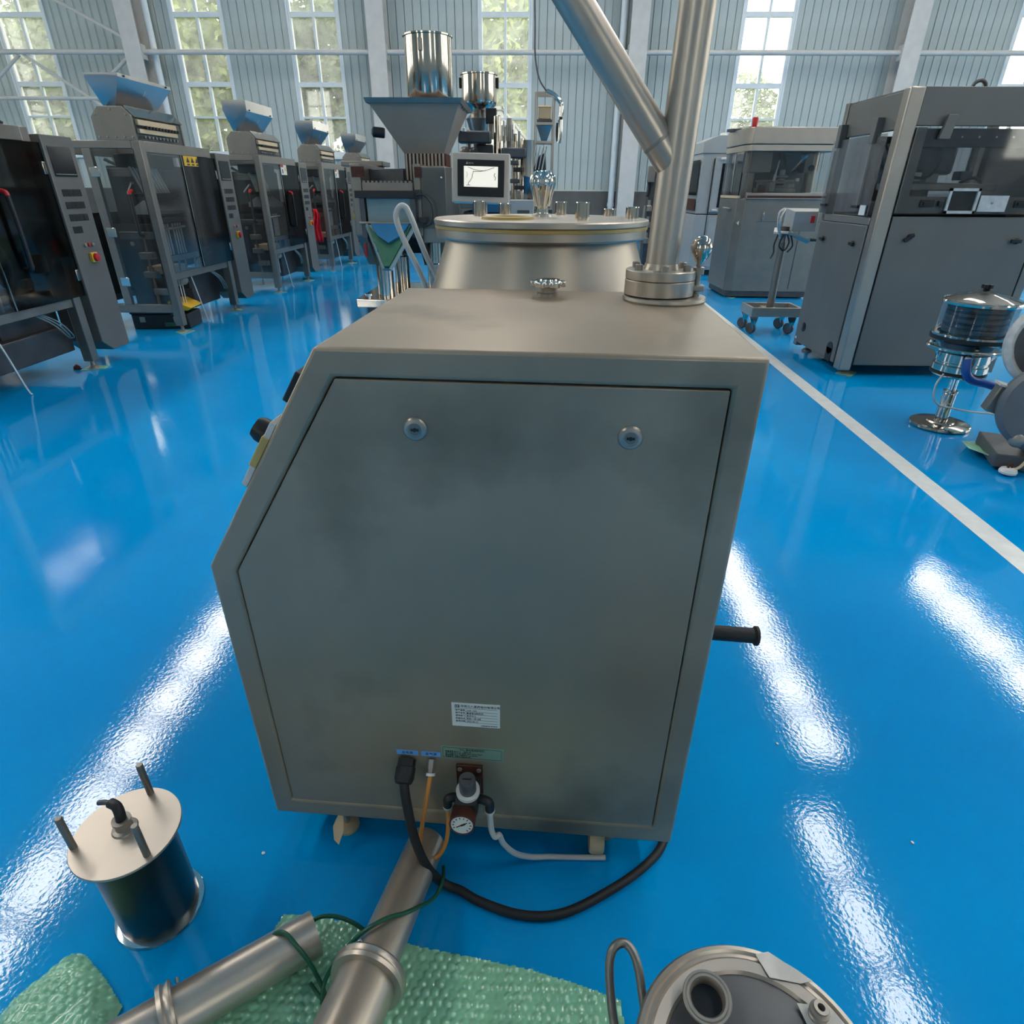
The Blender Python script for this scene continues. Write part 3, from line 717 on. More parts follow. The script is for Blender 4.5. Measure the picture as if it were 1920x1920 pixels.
# ================================================================== FOREGROUND: TUBES, CORD, BUBBLE WRAP, VESSEL
def steel_tube(label, p0, p1, r, r2, flange_at, tapes, bolts):
    p0, p1 = Vector(p0), Vector(p1); d = (p1 - p0); L0 = d.length; d.normalize()
    t = thing('vacuum_tube', label, 'pipe', (p0.x, p0.y, 0)); q = p0 - Vector((p0.x, p0.y, 0))
    LA('tube_shell', M_satin, t, [(r - .003, 0), (r, 0), (r, flange_at), (r - .003, flange_at), (r - .003, 0)], q, d, 48)
    if flange_at < L0:
        LA('clamp_flange', M_satin, t, [(r - .004, 0), (r2 + .014, 0), (r2 + .016, .004), (r2 + .012, .010), (r2 + .012, .014), (r2 + .016, .018), (r2 + .014, .026), (r2 - .002, .026)], q + d * (flange_at - .012), d, 52)
        LA('tube_shell', M_satin, t, [(r2 - .003, 0), (r2, 0), (r2, L0 - flange_at), (r2 - .003, L0 - flange_at)], q + d * flange_at, d, 48)
    up = Vector((0, 0, 1)); sd = d.cross(up).normalized(); u2 = sd.cross(d)
    for (s_, a, w_, l_) in tapes:
        m = MB(); n = 6; V = []
        for i in range(n + 1):
            th = a + (i / n - .5) * w_ / r
            o_ = (sd * math.cos(th) + u2 * math.sin(th)) * (r + .0008)
            V.append((m.bm.verts.new(q + d * s_ + o_), m.bm.verts.new(q + d * (s_ + l_) + o_)))
        for i in range(n): m.bm.faces.new((V[i][0], V[i + 1][0], V[i + 1][1], V[i][1]))
        m.build('tape_label', M_bluelabel, t)
    for (s_, a) in bolts:
        o_ = sd * math.cos(a) + u2 * math.sin(a)
        LA('clamp_pin', M_chrome, t, [(0, 0), (.004, 0), (.004, .010), (0, .011)], q + d * s_ + o_ * (r + .001), o_, 10)
    return t
steel_tube('longer steel tube with clamp flange reaching under the granulator', (-.236, .945, .047), (-.330, .42, .165), .046, .060, .345, ((.045, .35, .03, .016), (.27, .3, .03, .02)), ((.31, .9),))
steel_tube('shorter steel tube with open square cut end lying left of the flanged tube', (-.445, .722, .057), (-.80, .462, .085), .046, .046, .285, ((.045, .02, .03, .018),), ((.262, .45),))
cord = thing('green_cord', 'dark green cord looped round the two steel tubes', 'cord', (-.40, .65, 0))
co = lambda pts: [(x + .40, y - .65, z) for x, y, z in pts]
TB('cord_strand', M_greencord, cord, co([(-.535, .682, .060), (-.520, .694, .098), (-.492, .690, .1155), (-.458, .668, .108), (-.430, .652, .075), (-.414, .640, .04), (-.405, .632, .018), (-.400, .620, .012)]), .0046, 10, 7)
TB('cord_strand', M_greencord, cord, co([(-.402, .610, .012), (-.405, .638, .03), (-.385, .655, .07), (-.348, .668, .125), (-.318, .681, .151), (-.292, .695, .159), (-.266, .711, .153), (-.243, .727, .138), (-.220, .757, .108), (-.195, .805, .062), (-.184, .856, .045), (-.188, .895, .03)]), .0046, 10, 7)
TB('cord_strand', M_greencord, cord, co([(-.47, .742, .05), (-.445, .752, .062), (-.41, .758, .055), (-.37, .755, .035), (-.33, .742, .012)]), .0046, 10, 6)
TB('cord_strand', M_greencord, cord, co([(-.435, .640, .030), (-.418, .628, .016), (-.40, .615, .012), (-.385, .60, .012)]), .0040, 10, 5)
def wrap_sheet(name, label, poly, seed, puff=0.0, pitch=.0195, rise=.005):
    """sheet of hexagonally packed air bubbles inside a polygon outline"""
    rnd = random.Random(seed); xs = [p[0] for p in poly]; ys = [p[1] for p in poly]
    n = len(poly); cx, cy = sum(xs) / n, sum(ys) / n
    def inside(x, y):
        c = False
        for i in range(n):
            (x1, y1), (x2, y2) = poly[i], poly[i - 1]
            if (y1 > y) != (y2 > y) and x < (x2 - x1) * (y - y1) / (y2 - y1) + x1: c = not c
        return c
    def edge(x, y):
        m = 9
        for i in range(n):
            a, b = Vector(poly[i - 1]), Vector(poly[i]); p = Vector((x, y)); t = max(0, min(1, (p - a).dot(b - a) / (b - a).length_squared))
            m = min(m, (p - a - (b - a) * t).length)
        return m
    st = .0031; nx, ny = int((max(xs) - min(xs)) / st) + 1, int((max(ys) - min(ys)) / st) + 1
    V, F, idx = [], [], {}
    amp = {}
    for j in range(ny + 1):
        for i in range(nx + 1):
            x, y = min(xs) + i * st, min(ys) + j * st
            if not inside(x, y): continue
            r_ = round(y / (pitch * .866)); ox = pitch / 2 if r_ % 2 else 0; c_ = round((x - ox) / pitch)
            dx, dy = x - (c_ * pitch + ox), y - r_ * pitch * .866
            q = max(0, 1 - (dx * dx + dy * dy) / (pitch * .47) ** 2) ** .5
            a_ = amp.setdefault((r_, c_), rnd.choice((.35, .7, 1, 1, 1.15)))
            e = min(1, edge(x, y) / .07)
            z = .0015 + rise * q * a_ + .004 * (noise.noise(Vector((x * 9, y * 9, seed))) + .5) + puff * (1 - (1 - e) ** 2) * (1 + .25 * noise.noise(Vector((x * 14, y * 14, seed + 5))))
            idx[i, j] = len(V); V.append((x - cx, y - cy, max(.0012, z)))
    for (i, j), k in list(idx.items()):
        if (i + 1, j) in idx and (i + 1, j + 1) in idx and (i, j + 1) in idx:
            F.append((k, idx[i + 1, j], idx[i + 1, j + 1], idx[i, j + 1]))
    me = bpy.data.meshes.new(name); me.from_pydata(V, [], F); me.materials.append(M_wrap)
    me.polygons.foreach_set('use_smooth', [True] * len(me.polygons))
    o = bpy.data.objects.new(name, me); COL.objects.link(o); o.location = (cx, cy, 0)
    return tag(o, label, 'packaging')
wrap_sheet('bubble_wrap', 'green bubble wrap sheet spread under the two steel tubes', [(-.548, .788), (-.47, .782), (-.386, .775), (-.30, .752), (-.217, .728), (-.09, .712), (.033, .692), (.135, .668), (.217, .643), (.225, .50), (.10, .40), (-.40, .36), (-.80, .40), (-.82, .56), (-.70, .60), (-.59, .66)], 3)
wrap_sheet('bubble_wrap', 'folded puffy green bubble wrap at the bottom left corner', [(-.985, .690), (-.952, .688), (-.88, .645), (-.815, .598), (-.80, .50), (-.90, .42), (-1.06, .46), (-1.05, .60)], 8, .035)

vs = thing('steel_vessel', 'round steel vessel with a dark ringed lid at the bottom edge', 'container', (.345, .382, 0))
RV = .178; HV = .40
LA('vessel_body', M_dark, vs, [(0, .02), (.14, .02), (.168, .05), (.17, .36), (.165, HV - .02), (0, HV - .02)], (0, 0, 0), (0, 0, 1), 64)
LA('vessel_rim', M_satin, vs, [(.155, HV - .03), (RV - .003, HV - .03), (RV, HV - .024), (RV, HV - .006), (RV - .004, HV), (RV - .010, HV + .001), (RV - .014, HV - .003), (RV - .02, HV - .002), (RV - .024, HV + .002), (RV - .040, HV + .001), (RV - .044, HV - .004)], (0, 0, 0), (0, 0, 1), 80)
LA('vessel_lid', M_vgrey, vs, [(RV - .040, HV - .006), (RV - .05, HV - .002), (.06, HV + .006), (0, HV + .007)], (0, 0, 0), (0, 0, 1), 64)
for k in range(3):
    a = k * 2.1; CY('vessel_foot', M_dark, vs, (.13 * math.cos(a), .13 * math.sin(a), 0), (.13 * math.cos(a), .13 * math.sin(a), .04), .018)
LA('lid_port', M_satin, vs, [(.024, .0), (.0265, 0), (.0265, .020), (.035, .023), (.036, .0255), (.035, .0285), (.032, .0285), (.0308, .027), (.0296, .029), (.0262, .029), (.0254, .027), (.0235, .024), (.0235, .002)], (-.057, .090, HV + .002), (-.10, -.12, 1), 44)
LA('port_dark', M_black, vs, [(0, .006), (.0236, .006)], (-.057, .090, HV + .002), (-.10, -.12, 1), 32)  # dark disc painted in for the shade inside the open port
LA('hose_nipple', M_machined, vs, [(0, 0), (.0135, 0), (.0135, .006), (.011, .008), (.011, .012), (.0145, .013), (.0145, .019), (.0105, .021), (.0105, .026), (.0055, .026), (.0055, .014), (0, .014)], (.107, .080, HV), (.05, .05, 1), 22)
LA('lid_cap', M_black, vs, [(.022, 0), (.022, .012), (.017, .022), (0, .025)], (.02, .025, HV + .006), (0, 0, 1), 24)
def lid_tape(pts):
    MB().prism([(x, y, HV + .0032) for x, y in pts], (0, 0, .0008)).build('tape_strip', M_tape, vs)
lid_tape([(.040, .160), (.062, .165), (.118, .126), (.098, .121), (.052, .128)])
lid_tape([(.082, .095), (.128, .092), (.152, .06), (.150, .0), (.10, .0)])
TB('bail_handle', M_dull, vs, [(-.166, -.02, .25), (-.182, .085, .28), (-.188, .13, .30), (-.190, .168, .337), (-.182, .186, .355), (-.164, .193, .357), (-.150, .182, .352), (-.142, .160, .34), (-.138, .13, .32), (-.13, .095, .28)], .0075, 12, 7)
# ================================================================== LEFT ROW: SACHET PACKING MACHINES
def handle(parent, x, y, z0, z1, dx, dy, endm=None):
    """bowed black door handle with coloured ends"""
    endm = endm or M_red
    h = TB('door_handle', M_black, parent, [(x + dx * .05, y + dy * .05, z0 + .03), (x + dx * .055, y + dy * .055, (z0 + z1) / 2), (x + dx * .05, y + dy * .05, z1 - .03)], .017, 8, 4)
    for a, b, m in ((z0, z0 + .035, M_black), (z1, z1 - .035, endm)):
        TB('handle_end', m, h, [(x, y, a), (x + dx * .04, y + dy * .04, a + (b - a) * .3), (x + dx * .05, y + dy * .05, b)], .0185, 8, 3)
    return h
def base_machine():
    t = thing('sachet_packing_machine', 'x', 'machine', (0, 0, 0))
    DX = -1.15
    for (x, y) in ((-.045, .045), (-.045, 1.455), (DX, .045), (DX, 1.455)):
        BX('post', M_dull, t, (x - .045, y - .045, .075), (x + .045, y + .045, 1.90), .006)
        LA('foot', M_machined, t, [(0, 0), (.055, 0), (.055, .012), (.02, .03), (.016, .075), (0, .075)], (x, y, 0), (0, 0, 1), 16)
    for lo, hi in (((-.09, .09, 1.80), (0, 1.41, 1.90)), ((-.09, .09, .555), (-.02, 1.41, .625)), ((DX, .0, 1.83), (-.09, .09, 1.90)), ((DX, .01, .215), (-.09, .08, .305)),
                   ((DX, 1.41, 1.80), (-.09, 1.5, 1.90)), ((DX - .045, .09, 1.80), (DX + .045, 1.41, 1.90)), ((DX - .045, .09, .25), (DX + .045, 1.41, .33))):
        BX('frame_rail', M_dull, t, lo, hi, .005)
    # front face: hinge post, mid rail, clear door, handle, hinges
    BX('door_stile', M_dull, t, (-.62, .0, .305), (-.53, .05, 1.83), .004)
    BX('mid_rail', M_dull, t, (-.53, .10, .98), (-.09, .16, 1.05), .004)
    fd = BX('front_door', M_acrylic, t, (-.53, -.006, .31), (-.075, .0, 1.825))
    handle(t, -.20, -.006, 1.02, 1.45, 0, -1)
    def hinge(x, y, z, ax):
        h = BX('hinge', M_chrome, t, (x - (.05 if ax else .004), y - (.004 if ax else .05), z - .045), (x + (.05 if ax else .004), y + (.004 if ax else .05), z + .045), .003)
        return h
    for z in (.55, 1.05, 1.62): hinge(-.535, -.006, z, 1)
    # aisle face: clear pane, smoked pane, handle, hinges
    BX('side_door', M_acrylic, t, (-.004, .09, .63), (.002, .76, 1.80))
    BX('side_door', M_smoked, t, (.003, .74, .63), (.009, 1.57, 1.80))
    TB('door_edge', M_chrome, t, [(.008, .755, .63), (.008, .755, 1.80)], .006, 6, 1)
    for z in (.80, 1.62): hinge(.012, 1.575, z, 0)
    # control cabinet standing on the far corner
    cp = MB().prism([(.03, 1.57, .22), (.03, 1.70, .12), (.03, 1.95, .12), (.03, 1.95, 1.86), (.03, 1.57, 1.86)], (-.34, 0, 0)).build('control_cabinet', M_grey, t, bevel=.006)
    BX('panel_screen', M_display, cp, (.025, 1.615, 1.56), (.036, 1.89, 1.78), .003)
    BX('screen_strip', M_machined, cp, (.036, 1.625, 1.575), (.0375, 1.88, 1.581))
    for k, z in enumerate((1.44, 1.345, 1.25, 1.155)):
        for i in range(4 if k < 3 else 2):
            BX('readout', M_black, cp, (.028, 1.635 + i * .062, z - .027), (.034, 1.690 + i * .062, z + .027), .002)
    for i, m in enumerate((M_machined, M_red, M_machined)):
        LA('push_button', m, cp, [(0, 0), (.016, 0), (.016, .014), (0, .018)], (.03, 1.72 + i * .05, 1.03), (1, 0, 0), 14)
    BX('switch_plate', M_yellow, cp, (.028, 1.74, .885), (.055, 1.82, .965), .004)
    LA('rotary_switch', M_red, cp, [(0, 0), (.036, 0), (.032, .022), (.014, .026), (0, .03)], (.054, 1.785, .925), (1, 0, 0), 20)
    # inside: back plate, drive boxes, dosing tubes, rollers, sealing jaws, motors
    BX('back_plate', M_inner, t, (-1.08, .10, .34), (-1.02, 1.40, 1.22))
    BX('inner_wall', M_inner, t, (-.95, .62, .40), (-.16, .68, 1.10))
    BX('drive_box', M_inner, t, (-.95, .85, .62), (-.30, 1.40, 1.70), .01)
    BX('lower_box', M_dark, t, (-.95, .75, .16), (-.20, 1.42, .55), .01)
    BX('feed_manifold', M_inner, t, (-.42, .18, 1.66), (-.10, .78, 1.79), .008)
    for i in range(9):
        y = .22 + i * .062
        MB().cyl((-.20, y, 1.42), (-.24, y - .10, 1.67), .013, n=8).build('dosing_tube', M_tape, t)
    BX('tube_clamp', M_black, t, (-.30, .17, 1.385), (-.12, .80, 1.425), .006)
    MB().prism([(-.34, .16, 1.22), (-.34, .16, 1.28), (-.20, .16, 1.36), (-.06, .16, 1.26), (-.06, .16, 1.22)], (0, .66, 0)).build('film_guide', M_hopper, t, bevel=.003)
    BX('jaw_block', M_black, t, (-.30, .18, 1.13), (-.08, .80, 1.19), .008)
    CY('jaw_rail', M_chrome, t, (-.06, .12, 1.075), (-.06, .62, 1.085), .017, n=12)
    for i in range(8):
        y = .21 + i * .055 + (.05 if i > 3 else 0)
        MB().cyl((-.12, y, .80), (-.12, y, 1.12), .0085, n=8).build('film_lane', M_white, t)
    BX('cross_bar', M_machined, t, (-.10, .12, .74), (-.06, .82, .795), .006)
    for y in (.22, .36, .50, .72): MB().cyl((-.08, y, .60), (-.08, y + .01, .74), .011, n=8).build('support_rod', M_machined, t)
    BX('scrap_tray', M_cream, t, (-.40, .24, .60), (-.14, .62, .685), .01)
    for (y, z) in ((.30, .52), (.92, .66)):
        LA('geared_motor', M_machined, t, [(0, 0), (.05, 0), (.055, .02), (.055, .15), (.035, .17), (0, .17)], (-.12, y, z), (0, 1, 0), 16)
    LA('white_roller', M_white, t, [(0, 0), (.035, 0), (.035, .08), (0, .08)], (-.06, .98, .80), (0, 1, 0), 16)
    for (x, z) in ((-.36, .80), (-.36, .60), (-.30, .42)):
        BX('valve_block', M_machined, t, (x - .06, .18, z - .035), (x + .09, .28, z + .035), .006)
    CY('valve_pole', M_machined, t, (-.35, .23, .10), (-.35, .23, 1.0), .016, n=10)
    LA('lamp_bulb', M_cream, t, [(0, 0), (.02, .005), (.024, .02), (.012, .04), (0, .042)], (-.42, .14, .93), (0, -1, 0), 12)
    BX('upper_bracket', M_machined, t, (-.48, .12, 1.58), (-.24, .16, 1.66), .004)
    MB().bar((-.50, .14, 1.74), (-.28, .30, 1.60), .03).bar((-.26, .14, 1.52), (-.44, .32, 1.42), .025).build('brace_arm', M_machined, t)
    for i in range(5):
        y = .14 + i * .055
        MB().cyl((-.10, y, .26), (-.10, y, .56), .006, n=6).build('hanging_strip', M_white, t)
    MB().tube([(-.05, .50, .56), (-.045, .56, .35), (-.03, .62, .05), (-.02, .64, .006)], .007, 6, 4).build('hanging_strip', M_white, t)
    for k in range(3):
        MB().tube([(-.06, 1.0 + k * .03, .55), (-.03, 1.12 + k * .04, .46), (-.05, 1.24 + k * .05, .36 - k * .02), (-.09, 1.34, .30)], .006, 6, 4).build('air_line', M_teal, t)
    # metering head and hopper
    pr = [(-.43, 1.90), (-.02, 1.90), (-.02, 2.11), (-.10, 2.19), (-.34, 2.19), (-.43, 2.10)]
    for y in (0.0, .95): MB().prism([(x, y, z) for x, z in pr], (0, .025, 0)).build('head_cheek', M_dull, t, bevel=.003)
    MB().prism([(x * .96 - .008, .025, z - (.012 if z > 2 else 0)) for x, z in pr], (0, .925, 0)).build('metering_head', M_dark, t)
    MB().prism([(.004, .03, 2.105), (-.085, .03, 2.20), (-.085, .03, 2.185), (-.01, .03, 2.10)], (0, .92, 0)).build('head_cover', M_mirror, t)
    for z, h in ((2.035, .05), (1.965, .04)): BX('cream_bar', M_cream, t, (-.03, .06, z), (.005, .80, z + h), .004)
    for i in range(11):
        LA('feed_nozzle', M_black, t, [(0, 0), (.014, 0), (.014, .03), (0, .03)], (.0, .17 + i * .062, 2.022), (1, 0, 0), 8)
        if i < 10: LA('feed_nozzle', M_machined, t, [(0, 0), (.012, 0), (.012, .02), (0, .02)], (-.01, .13 + i * .07, 1.937), (1, 0, 0), 8)
    for (x, z) in ((-.38, 2.12), (-.22, 2.165), (-.07, 2.12), (-.39, 1.93), (-.31, 1.93), (-.22, 1.93), (-.13, 1.93), (-.05, 1.93)):
        LA('cheek_bolt', M_machined, t, [(0, 0), (.012, 0), (.010, .008), (0, .009)], (x, 0, z), (0, -1, 0), 8)
    return t
pm = base_machine()
def hopper(parent, rim):
    h = MB().funnel((-.44, -.10, .08, 1.06), (-.39, -.29, .22, .93), 2.47 + rim, 2.18, .012, .03 + rim).build('feed_hopper', M_hopper, parent)
    BX('sight_slot', M_white, h, (-.006, .64, -.07), (.006, .655, .07), mx=Matrix.Translation((-.192, -.04, 2.325)) @ Matrix.Rotation(.66, 4, 'Y'))
    for y in (.18, .96): LA('lip_bolt', M_black, h, [(0, 0), (.009, 0), (.009, .012), (0, .012)], (-.10, y, 2.455), (1, 0, 0), 8)
    TB('hopper_hook', M_machined, h, [(-.34, .21, 2.19), (-.34, .17, 2.22), (-.34, .15, 2.20)], .008, 6, 3)
    return h
def foot_wrap(x, y, s):
    o = MB().prism([(-.09, -.07, .001), (.10, -.05, .001), (.12, .05, .001), (-.05, .08, .001)], (0, 0, .006)).build('foam_scrap', M_wrap)
    o.location = (x, y, 0); o.rotation_euler = (0, 0, s)
    return tag(o, 'x', 'packaging', None)
spec = [(4.0, 'nearest packing machine on the left, cut by the picture edge, no hopper', None),
        (7.03, 'packing machine with three yellow warning triangles and a wide blue sided hopper', 0.0),
        (10.04, 'packing machine with a red and white warning sticker, middle of the left row', .10),
        (12.98, 'packing machine with a red cloth hung on its door handle', .10),
        (16.0, 'farthest packing machine, half hidden behind the stick pack machine', .10)]
HEAD = ('head_cheek', 'metering_head', 'head_cover', 'cream_bar', 'feed_nozzle', 'cheek_bolt')
M = []
for i, (y, lab, rim) in enumerate(spec):
    if i == 1: c = pm
    elif i == 0: c = copy_tree(pm, None, HEAD)
    elif i == 4: c = copy_tree(pm, None, ('dosing_tube', 'film_lane', 'hanging_strip', 'air_line', 'support_rod', 'readout'))
    else: c = copy_tree(pm)
    c.location = (-4.0, y, 0)
    tag(c, lab, 'machine', 'sachet packing machines in the left row')
    M.append(c)
for i in (1, 2, 3, 4): hopper(M[i], spec[i][2])
# what differs from machine to machine
s1 = BX('warning_sticker', M_yellow, M[1], (.009, .80, 1.70), (.011, 1.12, 1.80))
for k in range(3):
    y = .85 + k * .105
    MB().prism([(.0112, y, 1.735), (.0112, y + .08, 1.735), (.0112, y + .04, 1.79)], (.0006, 0, 0)).build('warning_triangle', M_ink, s1)
    BX('sticker_text', M_ink, s1, (.0112, y + .01, 1.707), (.0118, y + .07, 1.722))
for i in (2, 3):
    s2 = BX('warning_sticker', M_paper, M[i], (.009, .78, 1.66), (.011, 1.02, 1.80))
    BX('sticker_band', M_red, s2, (.0112, .78, 1.765), (.0118, .89, 1.80))
    MB().prism([(.0112, .92, 1.72), (.0112, 1.0, 1.72), (.0112, .96, 1.79)], (.0006, 0, 0)).build('warning_triangle', M_yellow, s2)
    BX('sticker_text', M_ink, s2, (.0112, .82, 1.68), (.0118, .86, 1.74))
    handle(M[i], .009, .98, .92, 1.42, 1, 0)
handle(M[0], .002, 1.0, .90, 1.46, 1, 0)
MB().tube([(-.2, .95, .62), (-.14, 1.02, .90), (-.10, .93, 1.08), (-.08, .80, 1.14)], .012, 8, 4).build('white_hose', M_white, M[0])
MB().tube([(-.15, .80, .9), (-.10, .86, .74), (-.06, .98, .65), (-.05, 1.12, .625)], .010, 8, 4).build('white_hose', M_white, M[0])
BX('junction_box', M_cream, M[0], (-.10, 1.16, .86), (-.02, 1.28, 1.0), .006)
MB().prism([(-.12, .98, .63), (-.02, .98, .63), (-.04, .98, .72), (-.1, .98, .72)], (0, .26, 0)).build('steel_cover', M_machined, M[0], bevel=.005)
LA('top_lump', M_rubber, M[0], [(0, 0), (.11, 0), (.12, .03), (.07, .075), (0, .08)], (-.25, 1.40, 1.90), (0, 0, 1), 20)
BX('under_tray', M_dark, M[0], (-1.0, .4, .18), (-.12, 1.40, .40), .01)
# cloth, toolbox, foam under the feet, floor litter by the row
rc = thing('red_cloth', 'bright red cloth hanging from a door handle in the left row', 'cloth', (-4.21, 12.90, .62))
V = []; mb = MB(); n = 9
rows = []
for j in range(9):
    z = .50 - j * .0725; wd = .05 + .11 * math.sin(min(1, j / 6) * PI / 2) - (.03 if j == 8 else 0)
    rows.append([mb.bm.verts.new(((i / (n - 1) - .5) * 2 * wd * .62 + .02 * math.sin(j), -.03 + .03 * math.sin(i * 1.9 + j * .4), z + .02 * math.sin(i * 2.3) * (j / 8))) for i in range(n)])
for A, B in zip(rows, rows[1:]):
    for i in range(n - 1): mb.bm.faces.new((A[i], A[i + 1], B[i + 1], B[i]))
cl = mb.build('cloth_fold', M_redcloth, rc)
sd = cl.modifiers.new('thick', 'SOLIDIFY'); sd.thickness = .006
tb = thing('tool_box', 'black tool box with a yellow lid edge on the floor under a packing machine', 'box', (-4.37, 7.42, 0), .12)
BX('box_body', M_black, tb, (-.34, -.20, 0), (.30, .20, .17), .012)
for x in (-.22, .16): BX('box_latch', M_machined, tb, (x - .03, -.212, .08), (x + .03, -.2, .14), .003)
BX('green_tag', M_greenbelt, tb, (.02, -.208, .03), (.14, -.2, .075))
BX('box_lid', M_black, tb, (-.35, -.21, .17), (.10, .21, .21), .01)
MB().prism([(.10, -.19, .20), (.30, -.19, .20), (.36, -.19, .235), (.20, -.19, .31), (.10, -.19, .31)], (0, .36, 0)).build('yellow_lid', M_yellow, tb, bevel=.012)
for k, (x, y, s, lb) in enumerate(((-4.05, 5.46, .3, 'by the rear foot of the nearest packing machine'), (-4.03, 7.06, 1.1, 'under the front foot of the machine with yellow triangles'), (-4.03, 8.50, 2.0, 'under the rear foot of the machine with yellow triangles'),
                                (-4.04, 10.08, .4, 'under the front foot of the middle machine'), (-4.04, 11.50, 1.3, 'under the rear foot of the middle machine'), (-4.04, 14.44, .2, 'under the rear foot of the machine with the red cloth'))):
    o = foot_wrap(x, y, s); o['label'] = 'scrap of pale green foam ' + lb; o['group'] = 'foam scraps under machine feet'
lc = thing('plastic_cap', 'small dark red cap on the floor beneath the nearest packing machine', 'cap', (-4.18, 5.42, 0))
LA('cap_body', M_rust, lc, [(0, 0), (.028, 0), (.028, .022), (.018, .035), (0, .035)], (0, 0, 0), (0, 0, 1), 18)
LA('cap_base', M_black, lc, [(0, 0), (.034, 0), (.034, .006), (.028, .006)], (0, 0, 0), (0, 0, 1), 18)
CY('cap_pin', M_red, lc, (0, 0, .035), (0, 0, .045), .009, n=12)

# ================================================================== CENTRE: STICK PACK MACHINE WITH BIG HOPPER
so = Vector((-1.75, 8.2, 0))
st8 = thing('stick_pack_machine', 'stick pack machine with big square hopper, polished drum loader and green lined chute', 'machine', so)
def S(*p): return tuple(Vector(p) - so)
MB().box(S(-2.20, 7.86, .16), S(-1.06, 9.42, .26)).build('base_slab', M_mirror, st8, bevel=.012)
BX('base_plinth', M_dark, st8, S(-2.10, 8.0, 0), S(-1.12, 9.35, .16))
for (x, y) in ((-1.86, 8.10), (-1.24, 8.30), (-1.86, 9.2), (-1.24, 9.2)):
    LA('chrome_column', M_mirror, st8, [(0, 0), (.105, 0), (.105, .38), (.085, .39), (.085, .80), (0, .80)], S(x, y, .26), (0, 0, 1), 28)
for (x, y) in ((-2.06, 7.98), (-1.62, 8.42)):
    LA('base_bolt', M_chrome, st8, [(0, 0), (.022, 0), (.022, .03), (.05, .03), (.05, .055), (0, .055)], S(x, y, .26), (0, 0, 1), 16)
# frame cheeks with dark windows
for x0, x1 in ((-2.16, -2.04), (-1.42, -1.34)):
    MB().prism([S(x0, 8.05, .98), S(x0, 8.05, 1.74), S(x0, 9.4, 1.74), S(x0, 9.4, .60), S(x0, 8.5, .60)], (x1 - x0, 0, 0)).build('frame_cheek', M_dull, st8, bevel=.008)
    BX('corner_block', M_rust, st8, S(x0 + .02, 8.035, 1.60), S(x0 + (.17 if x0 < -2 else .10), 8.06, 1.71))
BX('front_housing', M_dull, st8, S(-1.34, 8.06, .90), S(-1.04, 9.4, 1.72), .01)
BX('side_guard', M_acrylic, st8, S(-1.32, 8.02, 1.06), S(-.86, 8.03, 1.70))
BX('upper_bridge', M_dark, st8, S(-2.04, 8.5, 1.48), S(-1.42, 8.8, 1.70), .01)
BX('flat_lid', M_dull, st8, S(-2.55, 9.1, 1.74), S(-2.0, 9.6, 1.80), .008)
BX('inner_dark', M_inner, st8, S(-2.03, 9.0, .7), S(-1.36, 9.5, 1.66))
# comb plate, black light bar, teal plate
mb = MB(); n = 12
mb.box(S(-2.02, 8.02, 1.42), S(-1.43, 8.04, 1.545))
for i in range(n): mb.box(S(-2.01 + i * .049, 8.02, 1.545), S(-2.01 + i * .049 + .027, 8.04, 1.565))
mb.build('comb_plate', M_dull, st8)
bb = BX('black_bar', M_black, st8, S(-2.10, 7.92, 1.385), S(-1.40, 8.02, 1.465), .006)
BX('bar_end', M_inner, st8, S(-1.40, 7.93, 1.38), S(-1.33, 8.01, 1.475), .005)
BX('teal_plate', M_teal, st8, S(-1.98, 7.99, 1.12), S(-1.46, 8.01, 1.385))
BX('plate_post', M_dark, st8, S(-2.06, 7.96, .96), S(-2.00, 8.04, 1.385))
BX('plate_post', M_dark, st8, S(-1.46, 7.96, .96), S(-1.40, 8.04, 1.385))
CY('plate_rod', M_machined, st8, S(-2.08, 7.95, 1.12), S(-1.40, 7.95, 1.12), .016, n=10)
# V chute
MB().prism([S(-1.98, 7.93, 1.10), S(-1.42, 7.93, 1.10), S(-1.66, 7.55, .66), S(-1.74, 7.55, .66)], (0, .05, -.03)).build('chute_tray', M_teal, st8)
MB().prism([S(-1.965, 7.90, 1.098), S(-1.90, 7.86, 1.03), S(-1.70, 7.76, .89), S(-1.52, 7.86, 1.03), S(-1.445, 7.90, 1.098), S(-1.672, 7.535, .675), S(-1.728, 7.535, .675)], (0, -.012, .012)).build('green_belt', M_greenbelt, st8)
MB().prism([S(-1.93, 7.90, 1.10), S(-1.47, 7.90, 1.10), S(-1.56, 7.80, .98), S(-1.70, 7.745, .905), S(-1.84, 7.80, .98)], (0, -.03, .02)).build('blue_film_sheet', M_bluefilm, st8)
for a, b in (((-1.99, 7.92, 1.10), (-1.74, 7.53, .65)), ((-1.41, 7.92, 1.10), (-1.66, 7.53, .65))):
    MB().bar(S(*a), S(*b), .022, .04).build('chute_edge', M_teal, st8)
for p in ((-1.885, 7.76, .93), (-1.83, 7.67, .84), (-1.70, 7.60, .76)): LA('rivet', M_chrome, st8, [(0, 0), (.013, 0), (.01, .008), (0, .01)], S(*p), (0, -.6, .8), 10)
BX('red_switch', M_red, st8, S(-2.06, 7.98, .74), S(-2.03, 8.02, .90))
